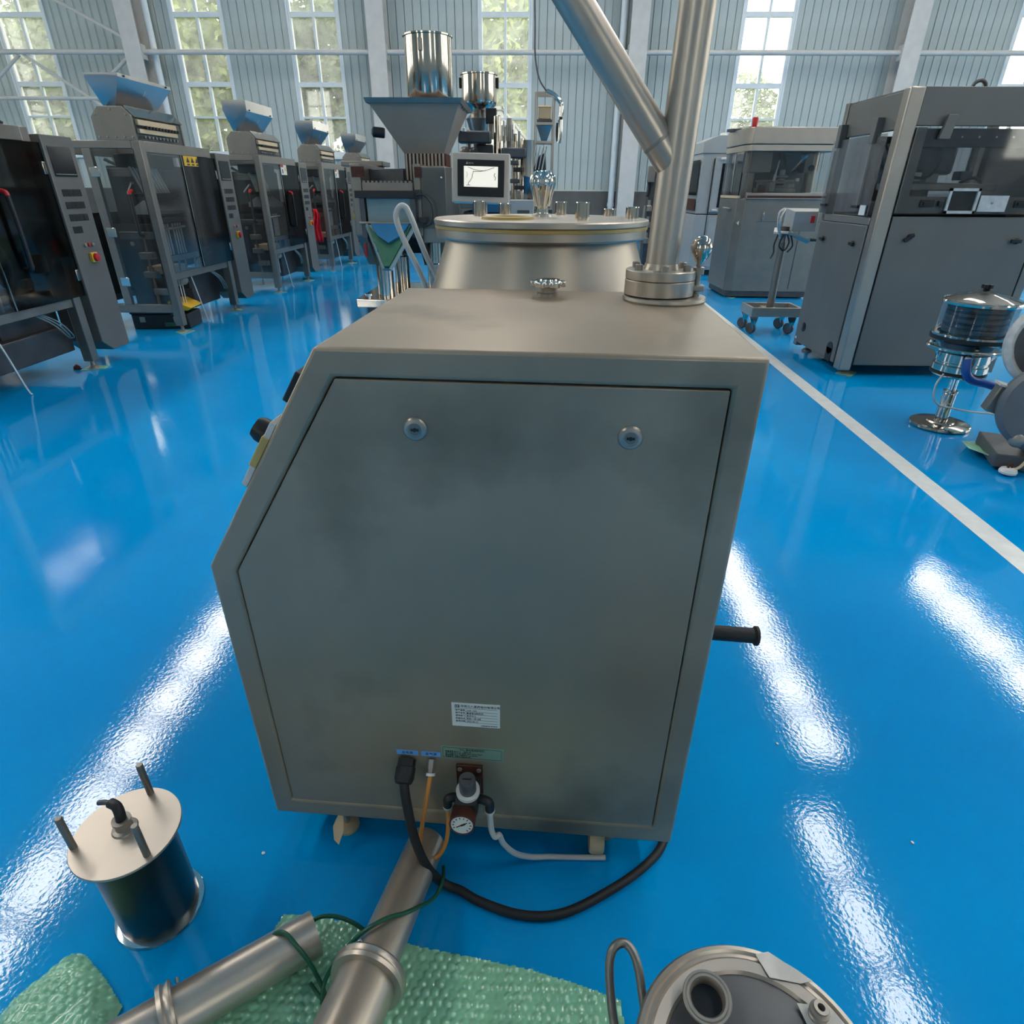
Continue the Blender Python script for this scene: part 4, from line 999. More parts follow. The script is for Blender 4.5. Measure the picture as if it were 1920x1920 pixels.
# sensor post with clamp and cable
CY('sensor_post', M_black, st8, S(-1.37, 7.9, .86), S(-1.37, 7.9, 1.44), .010, n=8)
BX('sensor_clamp', M_black, st8, S(-1.42, 7.86, 1.08), S(-1.30, 7.94, 1.14), .006)
BX('sensor_head', M_black, st8, S(-1.34, 7.84, 1.13), S(-1.27, 7.92, 1.19), .006)
TB('sensor_cable', M_black, st8, [S(-1.36, 7.88, 1.42), S(-1.28, 7.87, 1.42), S(-1.20, 7.86, 1.34), S(-1.18, 7.86, 1.22), S(-1.21, 7.86, 1.13), S(-1.28, 7.86, 1.10)], .009, 8, 6)
for p in ((-1.08, 8.01, 1.60), (-1.10, 8.01, .99)): LA('guard_screw', M_chrome, st8, [(0, 0), (.015, 0), (.012, .01), (0, .012)], S(*p), (0, -1, 0), 10)
# hopper and neck
hp_ = MB().funnel((-1.93, -.88, 8.28, 9.35), (-1.58, -1.10, 8.45, 8.95), 2.36, 1.86, .015, .0).build('big_hopper', M_hopm, st8)
MB().funnel((-1.97, -.84, 8.24, 9.40), (-1.95, -.86, 8.26, 9.38), 2.40, 2.35, .05).build('hopper_rim', M_dull, st8)
mb = MB()
mb.box(S(-1.58, 8.46, 1.58), S(-1.08, 8.94, 1.86))
neck = mb.build('hopper_neck', M_rust, st8)
for o_ in (hp_,): o_.location = -so
kids_ = [o for o in kids(st8) if o.name.startswith('hopper_rim')]; kids_[0].location = -so
for i in range(11): MB().box(S(-1.57 + i * .045, 8.445, 1.58), S(-1.57 + i * .045 + .022, 8.46, 1.86)).build('neck_rib', M_machined, st8)
BX('neck_flap', M_dark, st8, S(-1.62, 8.40, 1.46), S(-1.60, 8.47, 1.70))
LA('vibrator', M_black, st8, [(0, 0), (.05, 0), (.055, .02), (.055, .13), (.03, .15), (0, .15)], S(-1.78, 8.36, 2.06), (-1, -.1, .1), 18)
# drum loader above the hopper
dx, dy = -1.27, 8.72
LA('loader_drum', M_mirror, st8, [(0, 2.42), (.26, 2.42), (.275, 2.45), (.275, 3.02), (.29, 3.025), (.29, 3.04), (.26, 3.04), (0, 3.03)], S(dx, dy, 0), (0, 0, 1), 56)
LA('drum_skirt', M_dark, st8, [(.20, 2.34), (.262, 2.36), (.262, 2.42), (.20, 2.42)], S(dx, dy, 0), (0, 0, 1), 48)
BX('drum_latch', M_machined, st8, S(dx - .07, dy - .30, 2.86), S(dx - .03, dy - .272, 2.98), .003)
for a in (0, 1): BX('drum_support', M_dull, st8, S(-1.95, dy - .12 + a * .2, 2.33), S(-.86, dy - .08 + a * .2, 2.36))

# ================================================================== CENTRE RIGHT: CAPSULE FILLING MACHINE
fo_ = Vector((-.45, 10.0, 0))
fm = thing('capsule_filling_machine', 'capsule filling machine crowded with dark arms and posts, partly behind the screen', 'machine', fo_)
def Fm(*p): return tuple(Vector(p) - fo_)
BX('machine_cabinet', M_dark, fm, Fm(-1.0, 9.5, 0), Fm(.02, 10.6, 1.20), .01)
BX('table_top', M_dull, fm, Fm(-1.02, 9.45, 1.24), Fm(.02, 10.6, 1.33), .008)
BX('blue_film_cover', M_bluefilm, fm, Fm(-.86, 9.44, 1.20), Fm(-.45, 9.47, 1.30))
LA('turret_disc', M_machined, fm, [(0, 0), (.28, 0), (.28, .06), (.20, .09), (.20, .20), (0, .20)], Fm(-.62, 10.0, 1.33), (0, 0, 1), 40)
for (x, y, z0, z1, r, m) in ((-.52, 9.7, 1.33, 2.36, .05, M_mirror), (-.27, 9.7, 1.33, 2.15, .036, M_mirror), (-.36, 9.8, 1.9, 2.34, .04, M_machined), (-.18, 9.75, 1.33, 2.1, .03, M_mirror),
                             (-.92, 9.8, 1.33, 2.2, .03, M_machined), (-.31, 9.9, 1.33, 2.28, .025, M_chrome), (-.22, 9.62, 1.5, 2.18, .018, M_chrome), (-.42, 9.62, 1.6, 2.3, .02, M_chrome)):
    LA('guide_post', m, fm, [(0, 0), (r, 0), (r, z1 - z0 - .01), (r * .8, z1 - z0), (0, z1 - z0)], Fm(x, y, z0), (0, 0, 1), 16)
BX('dosing_arm', M_dark, fm, Fm(-1.04, 9.5, 2.03), Fm(-.60, 9.75, 2.17), .02)
BX('cross_arm', M_dark, fm, Fm(-.46, 9.5, 1.86), Fm(-.12, 9.75, 1.98), .02)
BX('gear_housing', M_inner, fm, Fm(-.80, 9.6, 1.85), Fm(-.58, 9.8, 2.02), .015)
LA('wheel', M_machined, fm, [(0, 0), (.085, 0), (.09, .015), (.09, .05), (.085, .065), (0, .065)], Fm(-.98, 9.52, 1.90), (.9, -.4, 0), 26)
LA('wheel', M_dark, fm, [(0, 0), (.075, 0), (.08, .015), (.08, .05), (.075, .065), (0, .065)], Fm(-.86, 9.50, 1.90), (.9, -.4, 0), 26)
LA('white_knob', M_white, fm, [(0, 0), (.03, 0), (.03, .04), (0, .05)], Fm(-1.02, 9.5, 2.17), (0, 0, 1), 14)
LA('white_knob', M_white, fm, [(0, 0), (.025, 0), (.025, .04), (0, .05)], Fm(-.95, 9.5, 2.16), (0, 0, 1), 14)
BX('drive_motor', M_black, fm, Fm(-.69, 9.85, 2.28), Fm(-.54, 10.0, 2.46), .01)
CY('motor_shaft', M_machined, fm, Fm(-.62, 9.92, 2.1), Fm(-.62, 9.92, 2.3), .05, n=16)
for i in range(6): MB().cyl(Fm(-.45 + i * .03, 9.58, 2.06), Fm(-.45 + i * .03, 9.58, 2.24 - (i % 2) * .05), .010, n=8).build('punch_pin', M_machined, fm)
LA('powder_tube', M_satin, fm, [(.065, 0), (.075, 0), (.075, .42), (.080, .43), (.065, .43)], Fm(-.09, 9.6, 1.64), (0, 0, 1), 30)
LA('blue_cone', M_bluefilm, fm, [(0, 0), (.02, .01), (.085, .22), (0, .22)], Fm(-.13, 9.58, 1.42), (.25, 0, 1), 24)
LA('film_roll', M_machined, fm, [(.02, 0), (.10, 0), (.10, .05), (.02, .05)], Fm(.0, 9.6, 1.46), (-.5, -.85, 0), 26)
BX('hopper_block', M_inner, fm, Fm(-.86, 9.7, 1.66), Fm(-.52, 9.95, 1.84), .02)
for k, (x, z) in enumerate(((-.30, 1.78), (-.24, 1.70), (-.28, 1.56), (-.22, 1.48))): BX('clamp_block', M_inner if k % 2 else M_dark, fm, Fm(x - .06, 9.55, z), Fm(x + .07, 9.68, z + .05), .008)
BX('side_box', M_whitepaint, fm, Fm(-.33, 9.0, .2), Fm(.0, 9.42, 1.36), .01)
for k in range(3): BX('box_grille', M_dark, fm, Fm(-.22, 8.985, 1.20 - k * .12), Fm(-.06, 9.0, 1.24 - k * .12))
# second polished drum
LA('feed_drum', M_mirror, fm, [(0, 2.42), (.10, 2.40), (.235, 2.52), (.245, 2.56), (.245, 2.86), (.26, 2.865), (.26, 2.88), (.235, 2.88), (0, 2.87)], Fm(-.80, 10.2, 0), (0, 0, 1), 52)
LA('drum_cone', M_hopper, fm, [(.11, 2.14), (.19, 2.36), (.10, 2.44)], Fm(-.80, 10.2, 0), (0, 0, 1), 40)
CY('drum_outlet', M_rust, fm, Fm(-.80, 10.2, 2.0), Fm(-.80, 10.2, 2.2), .09, n=20)
for a in (0, PI): BX('drum_handle', M_black, fm, Fm(-.80 + .26 * math.cos(a) - .015, 10.17, 2.72), Fm(-.80 + .26 * math.cos(a) + .015, 10.23, 2.84), .006)
# ================================================================== FEED STAND WITH SMALL HOPPER
fs = thing('feed_stand', 'tall thin steel stand holding a small blue funnel under an open frame', 'stand', (.14, 11.5, 0))
for (x, y) in ((-.15, 0), (.15, 0), (-.15, .32), (.15, .32)):
    BX('stand_leg', M_satin, fs, (x - .016, y - .016, 0), (x + .016, y + .016, 2.84), .003)
for z in (2.80, 2.395, 2.14, 1.0):
    for lo, hi in (((-.15, -.014, z), (.15, .014, z + .035)), ((-.15, .306, z), (.15, .334, z + .035)), ((-.164, 0, z), (-.136, .32, z + .035)), ((.136, 0, z), (.164, .32, z + .035))):
        BX('stand_rail', M_satin, fs, lo, hi)
BX('small_tray', M_dark, fs, (-.12, .03, 2.43), (.12, .29, 2.47))
MB().funnel((-.125, .125, .03, .29), (-.03, .03, .13, .19), 2.39, 2.14, .006).build('funnel', M_hopper, fs)
bx_ = thing('carton', 'tan carton sitting in the top of the thin feed stand', 'box', (.14, 11.66, 2.472))
BX('carton_body', M_cream, bx_, (-.105, -.10, 0), (.105, .10, .19), .02)
MB().box((-.108, -.103, .16), (.108, .103, .172)).build('carton_band', M_goldlid, bx_, bevel=.004)
lance = thing('suction_lance', 'chrome suction lance with a grey hose hanging from the feed stand corner', 'hose', (.36, 11.47, 2.14))
TB('lance_tube', M_chrome, lance, [(-.20, 0, .70), (-.10, 0, .66), (.0, 0, .58), (.04, 0, .50), (.03, 0, .36)], .036, 12, 5)
TB('lance_grip', M_black, lance, [(.04, 0, .52), (.055, 0, .44), (.04, 0, .36), (.03, 0, .28)], .026, 10, 4)
TB('lance_end', M_chrome, lance, [(.03, 0, .32), (.035, 0, .20), (.03, 0, .08), (.02, 0, .0)], lambda u: .042 - .012 * u, 12, 4)
TB('lance_end', M_inner, lance, [(-.01, .01, .28), (-.015, .01, .14), (.0, .0, .03)], .024, 10, 4)
TB('grey_hose', M_vgrey, lance, [(-.20, 0, .70), (-.32, .0, .86), (-.39, .0, 1.15), (-.40, 0, 1.5), (-.415, 0, 1.95), (-.42, 0, 2.6)], .013, 8, 6)
fb = thing('film_feeder', 'dark sloping film feeder with bright rods below the thin feed stand', 'machine', (.02, 10.9, 0))
BX('feeder_cabinet', M_dark, fb, (-.12, -.1, 0), (.28, .5, 1.2), .01)
MB().prism([(-.10, -.12, 1.66), (.05, -.12, 1.95), (.14, -.12, 1.98), (.16, -.12, 1.70), (.05, -.12, 1.55)], (0, .3, 0)).build('feeder_hood', M_inner, fb, bevel=.02)
for i in range(4): MB().cyl((-.06 + i * .05, -.14, 1.75), (0 + i * .05, -.10, 2.06), .012, n=8).build('bright_rod', M_chrome, fb)
MB().box((-.12, -.16, -.03), (.12, -.06, .03), Matrix.Translation((.05, 0, 1.60)) @ Matrix.Rotation(-.45, 4, 'Y')).build('cross_block', M_dull, fb, bevel=.006)
for a, b in (((-.06, -.12, 1.52), (.03, -.12, 1.22)), ((.14, -.12, 1.56), (.24, -.12, 1.3))): MB().bar(a, b, .035).build('feeder_arm', M_machined, fb)
TB('feeder_cable', M_black, fb, [(-.12, -.14, 1.36), (.0, -.16, 1.30), (.12, -.15, 1.33), (.22, -.14, 1.26)], .016, 8, 5)
# narrow valve rack seen left of the exhaust pipe
vr = thing('valve_rack', 'narrow dark valve rack standing far behind the exhaust pipe', 'machine', (2.42, 14.0, 0))
BX('rack_post', M_dark, vr, (-.10, 0, 0), (.14, .3, 1.90), .006)
BX('rack_box', M_dull, vr, (-.16, -.10, 1.62), (-.02, .02, 1.90), .006)
TB('rack_hook', M_black, vr, [(-.12, -.06, 1.64), (-.10, -.06, 1.5), (-.13, -.06, 1.36)], .03, 8, 4)
for z in (.5, .8, 1.1): LA('rack_valve', M_machined, vr, [(0, 0), (.06, 0), (.06, .09), (.03, .11), (.03, .2), (0, .2)], (-.08, -.10, z), (0, 0, 1), 16)
TB('rack_pipe', M_machined, vr, [(-.20, -.12, .06), (-.18, -.12, .8), (-.16, -.12, 1.2)], .025, 8, 3)

# ================================================================== RIGHT: BIG ENCLOSED MACHINE
bo = Vector((2.80, 5.58, 0))
bmx = thing('enclosed_press', 'large grey enclosed machine with clear upper windows and pale corner pillar on the right', 'machine', bo)
W_, DP, HT = 1.38, 1.08, 2.19
BX('machine_core', M_inner, bmx, (.12, .12, .10), (W_ - .1, DP - .08, 1.30))
BX('corner_pillar', M_steel, bmx, (0, 0, .05), (.115, .11, HT), .012)
for (x, y) in ((0, DP - .07), (W_ - .07, 0), (W_ - .07, DP - .07)): BX('corner_post', M_dull, bmx, (x, y, .05), (x + .07, y + .07, HT), .006)
BX('top_fascia', M_grey, bmx, (.115, .01, 1.94), (W_ - .07, .06, HT), .004)
BX('side_fascia', M_grey, bmx, (.01, .11, 1.92), (.06, DP - .07, HT - .02), .004)
BX('roof_sheet', M_grey, bmx, (.02, .02, HT - .03), (W_ - .01, DP - .01, HT - .005))
fp = BX('front_panel', M_grey, bmx, (.125, .0, .10), (W_ - .08, .035, 1.315), .006)
spn = BX('side_panel', M_grey, bmx, (-.004, .125, .09), (.035, DP - .02, 1.24), .006)
BX('side_sill', M_steel, bmx, (.0, .12, 1.245), (.05, DP - .04, 1.30), .004)
BX('rear_panel', M_grey, bmx, (.1, DP - .03, .1), (W_ - .1, DP, 1.32))
BX('rear_window', M_dusty, bmx, (.1, DP - .03, 1.32), (W_ - .1, DP - .022, 1.94))
BX('right_panel', M_grey, bmx, (W_ - .03, .08, .1), (W_, DP - .08, 1.9))
def turn_latch(parent, c, ax, ang):
    q = Vector(ax)
    l = LA('latch_boss', M_black, parent, [(0, 0), (.022, 0), (.022, .014), (.012, .02), (0, .02)], c, ax, 16)
    R_ = Matrix.Translation(Vector(c) + q * .018) @ (Matrix.Rotation(ang, 4, q))
    lo, hi = ((-.055, -.012, -.014), (.03, .008, .014)) if abs(q.y) > .5 else ((-.012, -.05, -.014), (.008, .03, .014))
    MB().box(lo, hi, R_).build('latch_handle', M_black, parent, bevel=.004)
turn_latch(fp, (.30, 0, 1.165), (0, -1, 0), .6); turn_latch(fp, (1.17, 0, 1.14), (0, -1, 0), 0)
turn_latch(spn, (-.004, .30, 1.09), (-1, 0, 0), 0); turn_latch(spn, (-.004, .92, 1.09), (-1, 0, 0), 0)
LA('cable_hole', M_black, spn, [(0, 0), (.045, 0), (.045, .004), (0, .004)], (-.004, .90, .26), (-1, 0, 0), 26)
TB('cable_end', M_vgrey, spn, [(.0, .90, .25), (-.014, .895, .255), (-.012, .905, .285)], .012, 8, 4)
MB().box((-.0085, .19, .0855), (-.004, .30, .20)).cyl((-.0085, .245, .20), (-.004, .245, .20), .055, n=22).build('cable_slot', M_black, spn)
BX('foot_label', M_paper, spn, (-.006, 1.02, .12), (-.004, 1.05, .14))
# clear front door with its window frame, upper brackets, knobs and framed openings
fr = MB()
for lo, hi in (((.12, -.006, 1.34), (.20, .02, 1.93)), ((W_ - .13, -.006, 1.34), (W_ - .07, .02, 1.93)), ((.20, -.006, 1.34), (W_ - .13, .02, 1.46))): fr.box(lo, hi)
BX('front_window', M_dusty, bmx, (.125, -.014, 1.335), (W_ - .075, -.007, 1.93))
fr.build('window_frame', M_dull, bmx)
BX('window_bar', M_dark, bmx, (.125, .03, 1.80), (W_ - .08, .07, 1.925), .004)
for k in range(5): LA('bar_screw', M_white, bmx, [(0, 0), (.008, 0), (0, .006)], (.50 + .13 * k, .03, 1.87), (0, -1, 0), 10)
for x in (.28, 1.10):
    MB().prism([(x, -.02, 1.85), (x + .085, -.02, 1.85), (x + .10, -.02, 2.01), (x + .03, -.02, 2.01)], (0, -.03, 0)).build('door_hinge', M_grey, bmx, bevel=.003)
for x in (.30, 1.04): MB().box((x, -.022, 1.385), (x + .11, -.014, 1.435)).box((x + .02, -.034, 1.40), (x + .09, -.022, 1.42)).build('recess_latch', M_black, bmx)
wf = MB()
for lo, hi in (((.50, -.03, 1.34), (.52, -.012, 1.52)), ((.72, -.03, 1.34), (.74, -.012, 1.52)), ((.50, -.03, 1.50), (.74, -.012, 1.52)), ((.50, -.03, 1.34), (.74, -.012, 1.36))): wf.box(lo, hi)
wf.build('port_frame', M_tape, bmx)
BX('port_dark', M_inner, bmx, (.52, -.0125, 1.36), (.72, -.011, 1.50))
BX('square_knob', M_black, bmx, (.44, -.03, 1.39), (.48, -.014, 1.43), .004)
BX('clear_tab', M_tape, bmx, (.76, -.02, 1.355), (.98, -.013, 1.47))
LA('small_stud', M_machined, bmx, [(0, 0), (.012, 0), (0, .012)], (.86, -.02, 1.42), (0, -1, 0), 12)
# clear side door on arms
BX('side_window', M_dusty, bmx, (-.03, .13, 1.31), (-.022, DP + .02, 1.90))
for y in (.34, .98):
    BX('side_hinge', M_grey, bmx, (-.05, y - .035, 1.84), (.01, y + .035, 2.02), .004); BX('hinge_pin', M_dark, bmx, (-.03, y + .035, 1.98), (0, y + .06, 2.02))
for y in (.36, 1.0): BX('door_grip', M_black, bmx, (-.045, y - .06, 1.365), (-.03, y + .06, 1.39), .004)
BX('white_tag', M_paper, bmx, (-.035, .17, 1.315), (-.03, .27, 1.39))
TB('lifting_eye', M_dark, bmx, [(.62, .3, HT - .01), (.625, .3, HT + .05), (.67, .3, HT + .075), (.715, .3, HT + .05), (.72, .3, HT - .01)], .014, 8, 5)
# works seen through the windows
BX('inner_back', M_grey, bmx, (.20, .80, 1.31), (.72, .84, 1.92))
BX('inner_duct', M_vgrey, bmx, (.26, .42, 1.62), (.74, .78, 1.86), .03)
BX('die_table', M_machined, bmx, (.30, .34, 1.50), (1.10, .78, 1.56), .01)
BX('lower_table', M_dark, bmx, (.22, .26, 1.31), (1.2, .78, 1.42), .01)
for x in (.34, .62, .95): LA('tie_column', M_machined, bmx, [(0, 0), (.032, 0), (.032, .60), (0, .60)], (x, .55, 1.31), (0, 0, 1), 16)
for (x, z, m) in ((.38, 1.57, M_white), (.52, 1.56, M_machined), (.80, 1.58, M_dark), (.9, 1.43, M_machined)): BX('work_block', m, bmx, (x, .40, z), (x + .10, .52, z + .07), .008)
TB('work_cable', M_black, bmx, [(.56, .38, 1.86), (.57, .36, 1.70), (.50, .36, 1.60), (.34, .36, 1.60), (.28, .37, 1.56)], .010, 8, 5)
TB('work_cable', M_black, bmx, [(.78, .36, 1.56), (.88, .34, 1.60), (.98, .36, 1.54)], .012, 8, 4)
TB('clear_bag', M_cleartub, bmx, [(.20, .30, 1.45), (.16, .42, 1.62), (.18, .55, 1.75), (.20, .70, 1.85)], .06, 10, 4)
for (x, y) in ((.12, .10), (W_ - .12, .10), (.12, DP - .1), (W_ - .12, DP - .1)):
    LA('machine_foot', M_machined, bmx, [(0, 0), (.05, 0), (.05, .015), (.02, .03), (.02, .10), (0, .10)], (x, y, 0), (0, 0, 1), 16)
for x, y, lb in ((2.93, 5.66, 'under the pillar foot of the large grey machine'), (4.04, 5.68, 'under the far right foot of the large grey machine'), (3.14, 10.14, 'under the corner of the tablet press')):
    o = foot_wrap(x, y, .8); o['label'] = 'crumpled green foam ' + lb; o['group'] = 'foam scraps under machine feet'

# ================================================================== RIGHT: TABLET PRESS WITH RED LAMP
po = Vector((3.0, 10.08, 0))
pr_ = thing('tablet_press', 'steel tablet press with red lamp on its roof and open lit work chamber', 'machine', po)
PW, PD = 1.30, 1.05
MB().prism([(.0, .10, .10), (.10, 0, .10), (PW, 0, .10), (PW, PD, .10), (0, PD, .10)], (0, 0, 1.28)).build('lower_cabinet', M_dull, pr_, bevel=.006)
BX('seam_strip', M_dark, pr_, (.30, -.004, 1.08), (PW - .02, 0, 1.085))
BX('door_gap', M_dark, pr_, (.96, -.004, .14), (.972, .0, 1.10))
BX('cabinet_tower', M_dark, pr_, (.02, .02, 0.02), (PW - .05, PD - .05, .10))
for (x, y) in ((.1, .12), (.1, PD - .1), (PW - .1, .1)): LA('press_foot', M_machined, pr_, [(0, 0), (.06, 0), (.03, .05), (0, .05)], (x, y, 0), (0, 0, 1), 14)
BX('ledge', M_steel, pr_, (.08, -.03, 1.38), (PW, .03, 1.46), .004)
BX('ledge_dark', M_rust, pr_, (.10, -.034, 1.395), (PW, -.03, 1.425))
MB().prism([(-.02, .12, 2.07), (.05, -.03, 2.07), (PW + .02, -.03, 2.07), (PW + .02, PD, 2.07), (-.02, PD, 2.07)], (0, 0, .20)).build('roof_box', M_steel, pr_, bevel=.006)
MB().prism([(-.01, .13, 1.985), (.06, -.02, 1.985), (PW, -.02, 1.985), (PW, PD - .02, 1.985), (-.01, PD - .02, 1.985)], (0, 0, .075)).build('roof_band', M_satin, pr_, bevel=.003)
for (x, y) in ((.03, .10), (.03, PD - .08), (PW - .06, 0), (PW - .06, PD - .08)): BX('roof_post', M_dull, pr_, (x, y, 1.38), (x + .05, y + .05, 1.99), .004)
MB().prism([(.075, -.012, 1.47), (PW - .05, -.012, 1.47), (PW - .05, -.012, 1.985), (.075, -.012, 1.985)], (0, .006, 0)).build('front_window', M_acrylic, pr_)
MB().prism([(-.006, .10, 1.40), (-.006, PD - .05, 1.40), (-.006, PD - .05, 1.985), (-.006, .10, 1.985)], (.006, 0, 0)).build('side_window', M_dusty, pr_)
BX('side_sill', M_cream, pr_, (-.01, .08, 1.385), (.03, PD - .05, 1.42))
BX('side_latch', M_black, pr_, (-.02, .50, 1.45), (-.006, .66, 1.475), .003)
TB('side_rod', M_chrome, pr_, [(-.012, .45, 1.46), (-.012, .46, 1.96)], .010, 6, 1)
for x in (.17, 1.06): LA('press_column', M_steel, pr_, [(0, 0), (.075, 0), (.075, .60), (0, .60)], (x, .28, 1.39), (0, 0, 1), 28)
BX('upper_block', M_dull, pr_, (.12, .12, 1.72), (.42, .5, 1.99), .006)
BX('upper_block', M_dark, pr_, (.45, .4, 1.75), (1.2, .6, 1.99), .006)
BX('upper_block', M_dull, pr_, (.92, .2, 1.72), (1.04, .4, 1.97), .006)
LA('feed_cone', M_machined, pr_, [(0, 0), (.05, 0), (.05, .03), (.09, .04), (.09, .06), (.04, .07), (.04, .14), (0, .14)], (.62, .20, 1.62), (0, 0, 1), 22)
LA('feed_cone', M_rust, pr_, [(0, 0), (.055, 0), (.05, .06), (0, .06)], (.61, .2, 1.56), (0, 0, 1), 22)
LA('torch_tube', M_white, pr_, [(0, 0), (.018, 0), (.022, .10), (.012, .13), (.008, .30), (0, .30)], (.50, .16, 1.58), (.12, 0, 1), 14)
LA('clear_bag', M_cleartub, pr_, [(.02, 0), (.07, .08), (.18, .22), (.2, .26)], (.70, .2, 1.70), (.2, 0, 1), 18)
LA('turret', M_machined, pr_, [(0, 0), (.30, 0), (.30, .05), (.27, .055), (.27, .13), (.30, .135), (.30, .16), (0, .16)], (.64, .46, 1.47), (0, 0, 1), 36)
BX('chute_block', M_machined, pr_, (.42, .06, 1.47), (.50, .16, 1.60), .006); BX('chute_block', M_rust, pr_, (.27, .02, 1.44), (.36, .1, 1.56), .006)
BX('white_clip', M_white, pr_, (.80, .10, 1.58), (.85, .14, 1.65)); BX('feed_shoe', M_dull, pr_, (.46, .08, 1.58), (.86, .2, 1.61), .004)
BX('inner_back', M_dark, pr_, (.1, .74, 1.40), (PW - .1, .78, 1.98))
LA('control_knob', M_black, pr_, [(0, 0), (.04, 0), (.04, .03), (0, .03)], (1.0, .15, 1.78), (0, -1, 0), 16)
LA('red_lamp', M_red, pr_, [(0, 0), (.035, 0), (.042, .11), (.036, .125), (0, .125)], (.08, .12, 2.27), (0, 0, 1), 20)
LA('roof_vent', M_dark, pr_, [(0, 0), (.16, 0), (.16, .03), (0, .04)], (.05, .8, 2.27), (0, 0, 1), 26)
BX('roof_plate', M_steel, pr_, (.02, .15, 2.27), (.45, .5, 2.29))
TB('front_handle', M_chrome, pr_, [(.38, -.005, 1.20), (.38, -.04, 1.20), (.37, -.04, 1.10), (.37, -.005, 1.10)], .010, 8, 4)
TB('side_handle', M_machined, pr_, [(.0, .62, 1.24), (-.05, .58, 1.245), (-.05, .40, 1.245), (.0, .36, 1.24)], .014, 8, 4)
for z in (1.30,): BX('white_hinge', M_white, pr_, (.035, .07, z - .05), (.045, .09, z + .05))
MB().prism([(.03, .05, 1.06), (.06, .03, 1.09), (.06, .03, 1.03)], (-.004, -.004, 0)).build('white_arrow', M_white, pr_)

# ================================================================== RIGHT BACK: WHITE COATED CABINET
wo_ = Vector((3.05, 12.9, 0))
wm = thing('white_cabinet_machine', 'white painted cabinet machine with a tall dark window, behind the tablet press', 'machine', wo_)
BX('lower_body', M_whitepaint, wm, (0, 0, .10), (1.1, 1.0, 1.07), .006)
BX('upper_body', M_whitepaint, wm, (.02, .02, 1.09), (1.08, .98, 2.08), .006)
BX('waist_gap', M_dark, wm, (.03, .03, 1.06), (1.07, .97, 1.095)); BX('base_kick', M_black, wm, (.03, .03, 0), (1.07, .97, .10))
mb = MB(); mb.prism([(0, 0, 2.08), (1.1, 0, 2.08), (1.1, 0, 2.26), (.9, .0, 2.36), (.25, .0, 2.36), (0, 0, 2.26)], (0, 1.0, 0)); mb.build('bevelled_top', M_whitepaint, wm, bevel=.006)
BX('corner_gap', M_black, wm, (.225, -.004, .12), (.24, .0, 2.0))
dr = BX('window_door', M_whitepaint, wm, (.25, -.02, 1.12), (1.0, .02, 2.02), .005)
BX('dark_glass', M_display, dr, (.38, -.026, 1.20), (.66, -.0195, 1.92))
BX('side_glass', M_smoked, wm, (-.008, .10, 1.40), (-.002, .9, 1.98)); BX('side_hatch', M_rust, wm, (-.008, .10, 1.14), (-.002, .9, 1.34))
for p in ((.34, 1.98), (.30, 1.14), (.70, 1.14)): BX('white_catch', M_white, wm, (p[0], -.05, p[1]), (p[0] + .09, -.02, p[1] + .03), .003)
LA('drawer_lock', M_black, wm, [(0, 0), (.018, 0), (.018, .01), (0, .01)], (.52, 0, .95), (0, -1, 0), 14)
BX('drawer_front', M_whitepaint, wm, (.27, -.012, .16), (.98, .0, 1.02), .004)
LA('roof_knob', M_white, wm, [(0, 0), (.06, 0), (.05, .05), (0, .06)], (.40, .3, 2.36), (0, 0, 1), 18)

# ================================================================== RIGHT: CONTROL CART
co_ = Vector((2.78, 7.55, 0))
cc = thing('control_cart', 'control box on a slim post with a tray base on casters beside the large machine', 'cart', co_)
mb = MB()
for lo, hi in (((-.24, -.20, .20), (.34, -.17, .30)), ((-.24, .17, .20), (.34, .20, .30)), ((-.24, -.17, .20), (-.21, .17, .30)), ((.31, -.17, .20), (.34, .17, .30)), ((-.04, -.17, .20), (.10, .17, .27))): mb.box(lo, hi)
mb.build('tray_base', M_satin, cc, bevel=.003)
for (x, y) in ((-.20, -.16), (.24, -.16), (-.20, .16), (.24, .16)):
    LA('caster_wheel', M_dark, cc, [(0, 0), (.058, 0), (.066, .01), (.066, .03), (.058, .04), (0, .04)], (x - .02, y, .067), (.8, .6, 0), 22)
    MB().prism([(x - .05, y - .03, .20), (x + .05, y - .03, .20), (x + .03, y - .03, .07), (x + .0, y - .03, .07)], (0, .008, 0)).build('caster_fork', M_chrome, cc)
CY('cart_post', M_dull, cc, (.03, 0, .25), (.03, 0, .98), .042, n=20)
CY('inner_post', M_machined, cc, (.03, 0, .98), (.03, 0, 1.12), .028, n=16)
LA('post_clamp', M_dark, cc, [(.03, 0), (.055, 0), (.055, .08), (.03, .08)], (.03, 0, 1.06), (0, 0, 1), 16)
RB = Matrix.Translation((.12, .0, 1.20)) @ Matrix.Rotation(-.35, 4, 'Z') @ Matrix.Rotation(.10, 4, 'X')
cb = MB().prism([RB @ Vector(p) for p in ((-.12, .12, -.09), (.22, .12, -.09), (.22, -.10, -.09), (-.02, -.14, -.09))], RB.to_3x3() @ Vector((0, 0, .20))).build('control_box', M_whitepaint, cc, bevel=.006)
MB().box((-.20, -.16, -.115), (.0, .14, -.095), RB).build('box_shelf', M_tape, cc, bevel=.003)
MB().box((.15, -.150, -.0), (.19, -.120, .07), RB).build('red_label', M_red, cb)
MB().prism([(.02, -.14, 1.07), (.24, -.22, 1.00), (.26, -.10, .97), (.06, .0, 1.06)], (0, 0, .03)).build('swing_arm', M_teal, cc, bevel=.004)
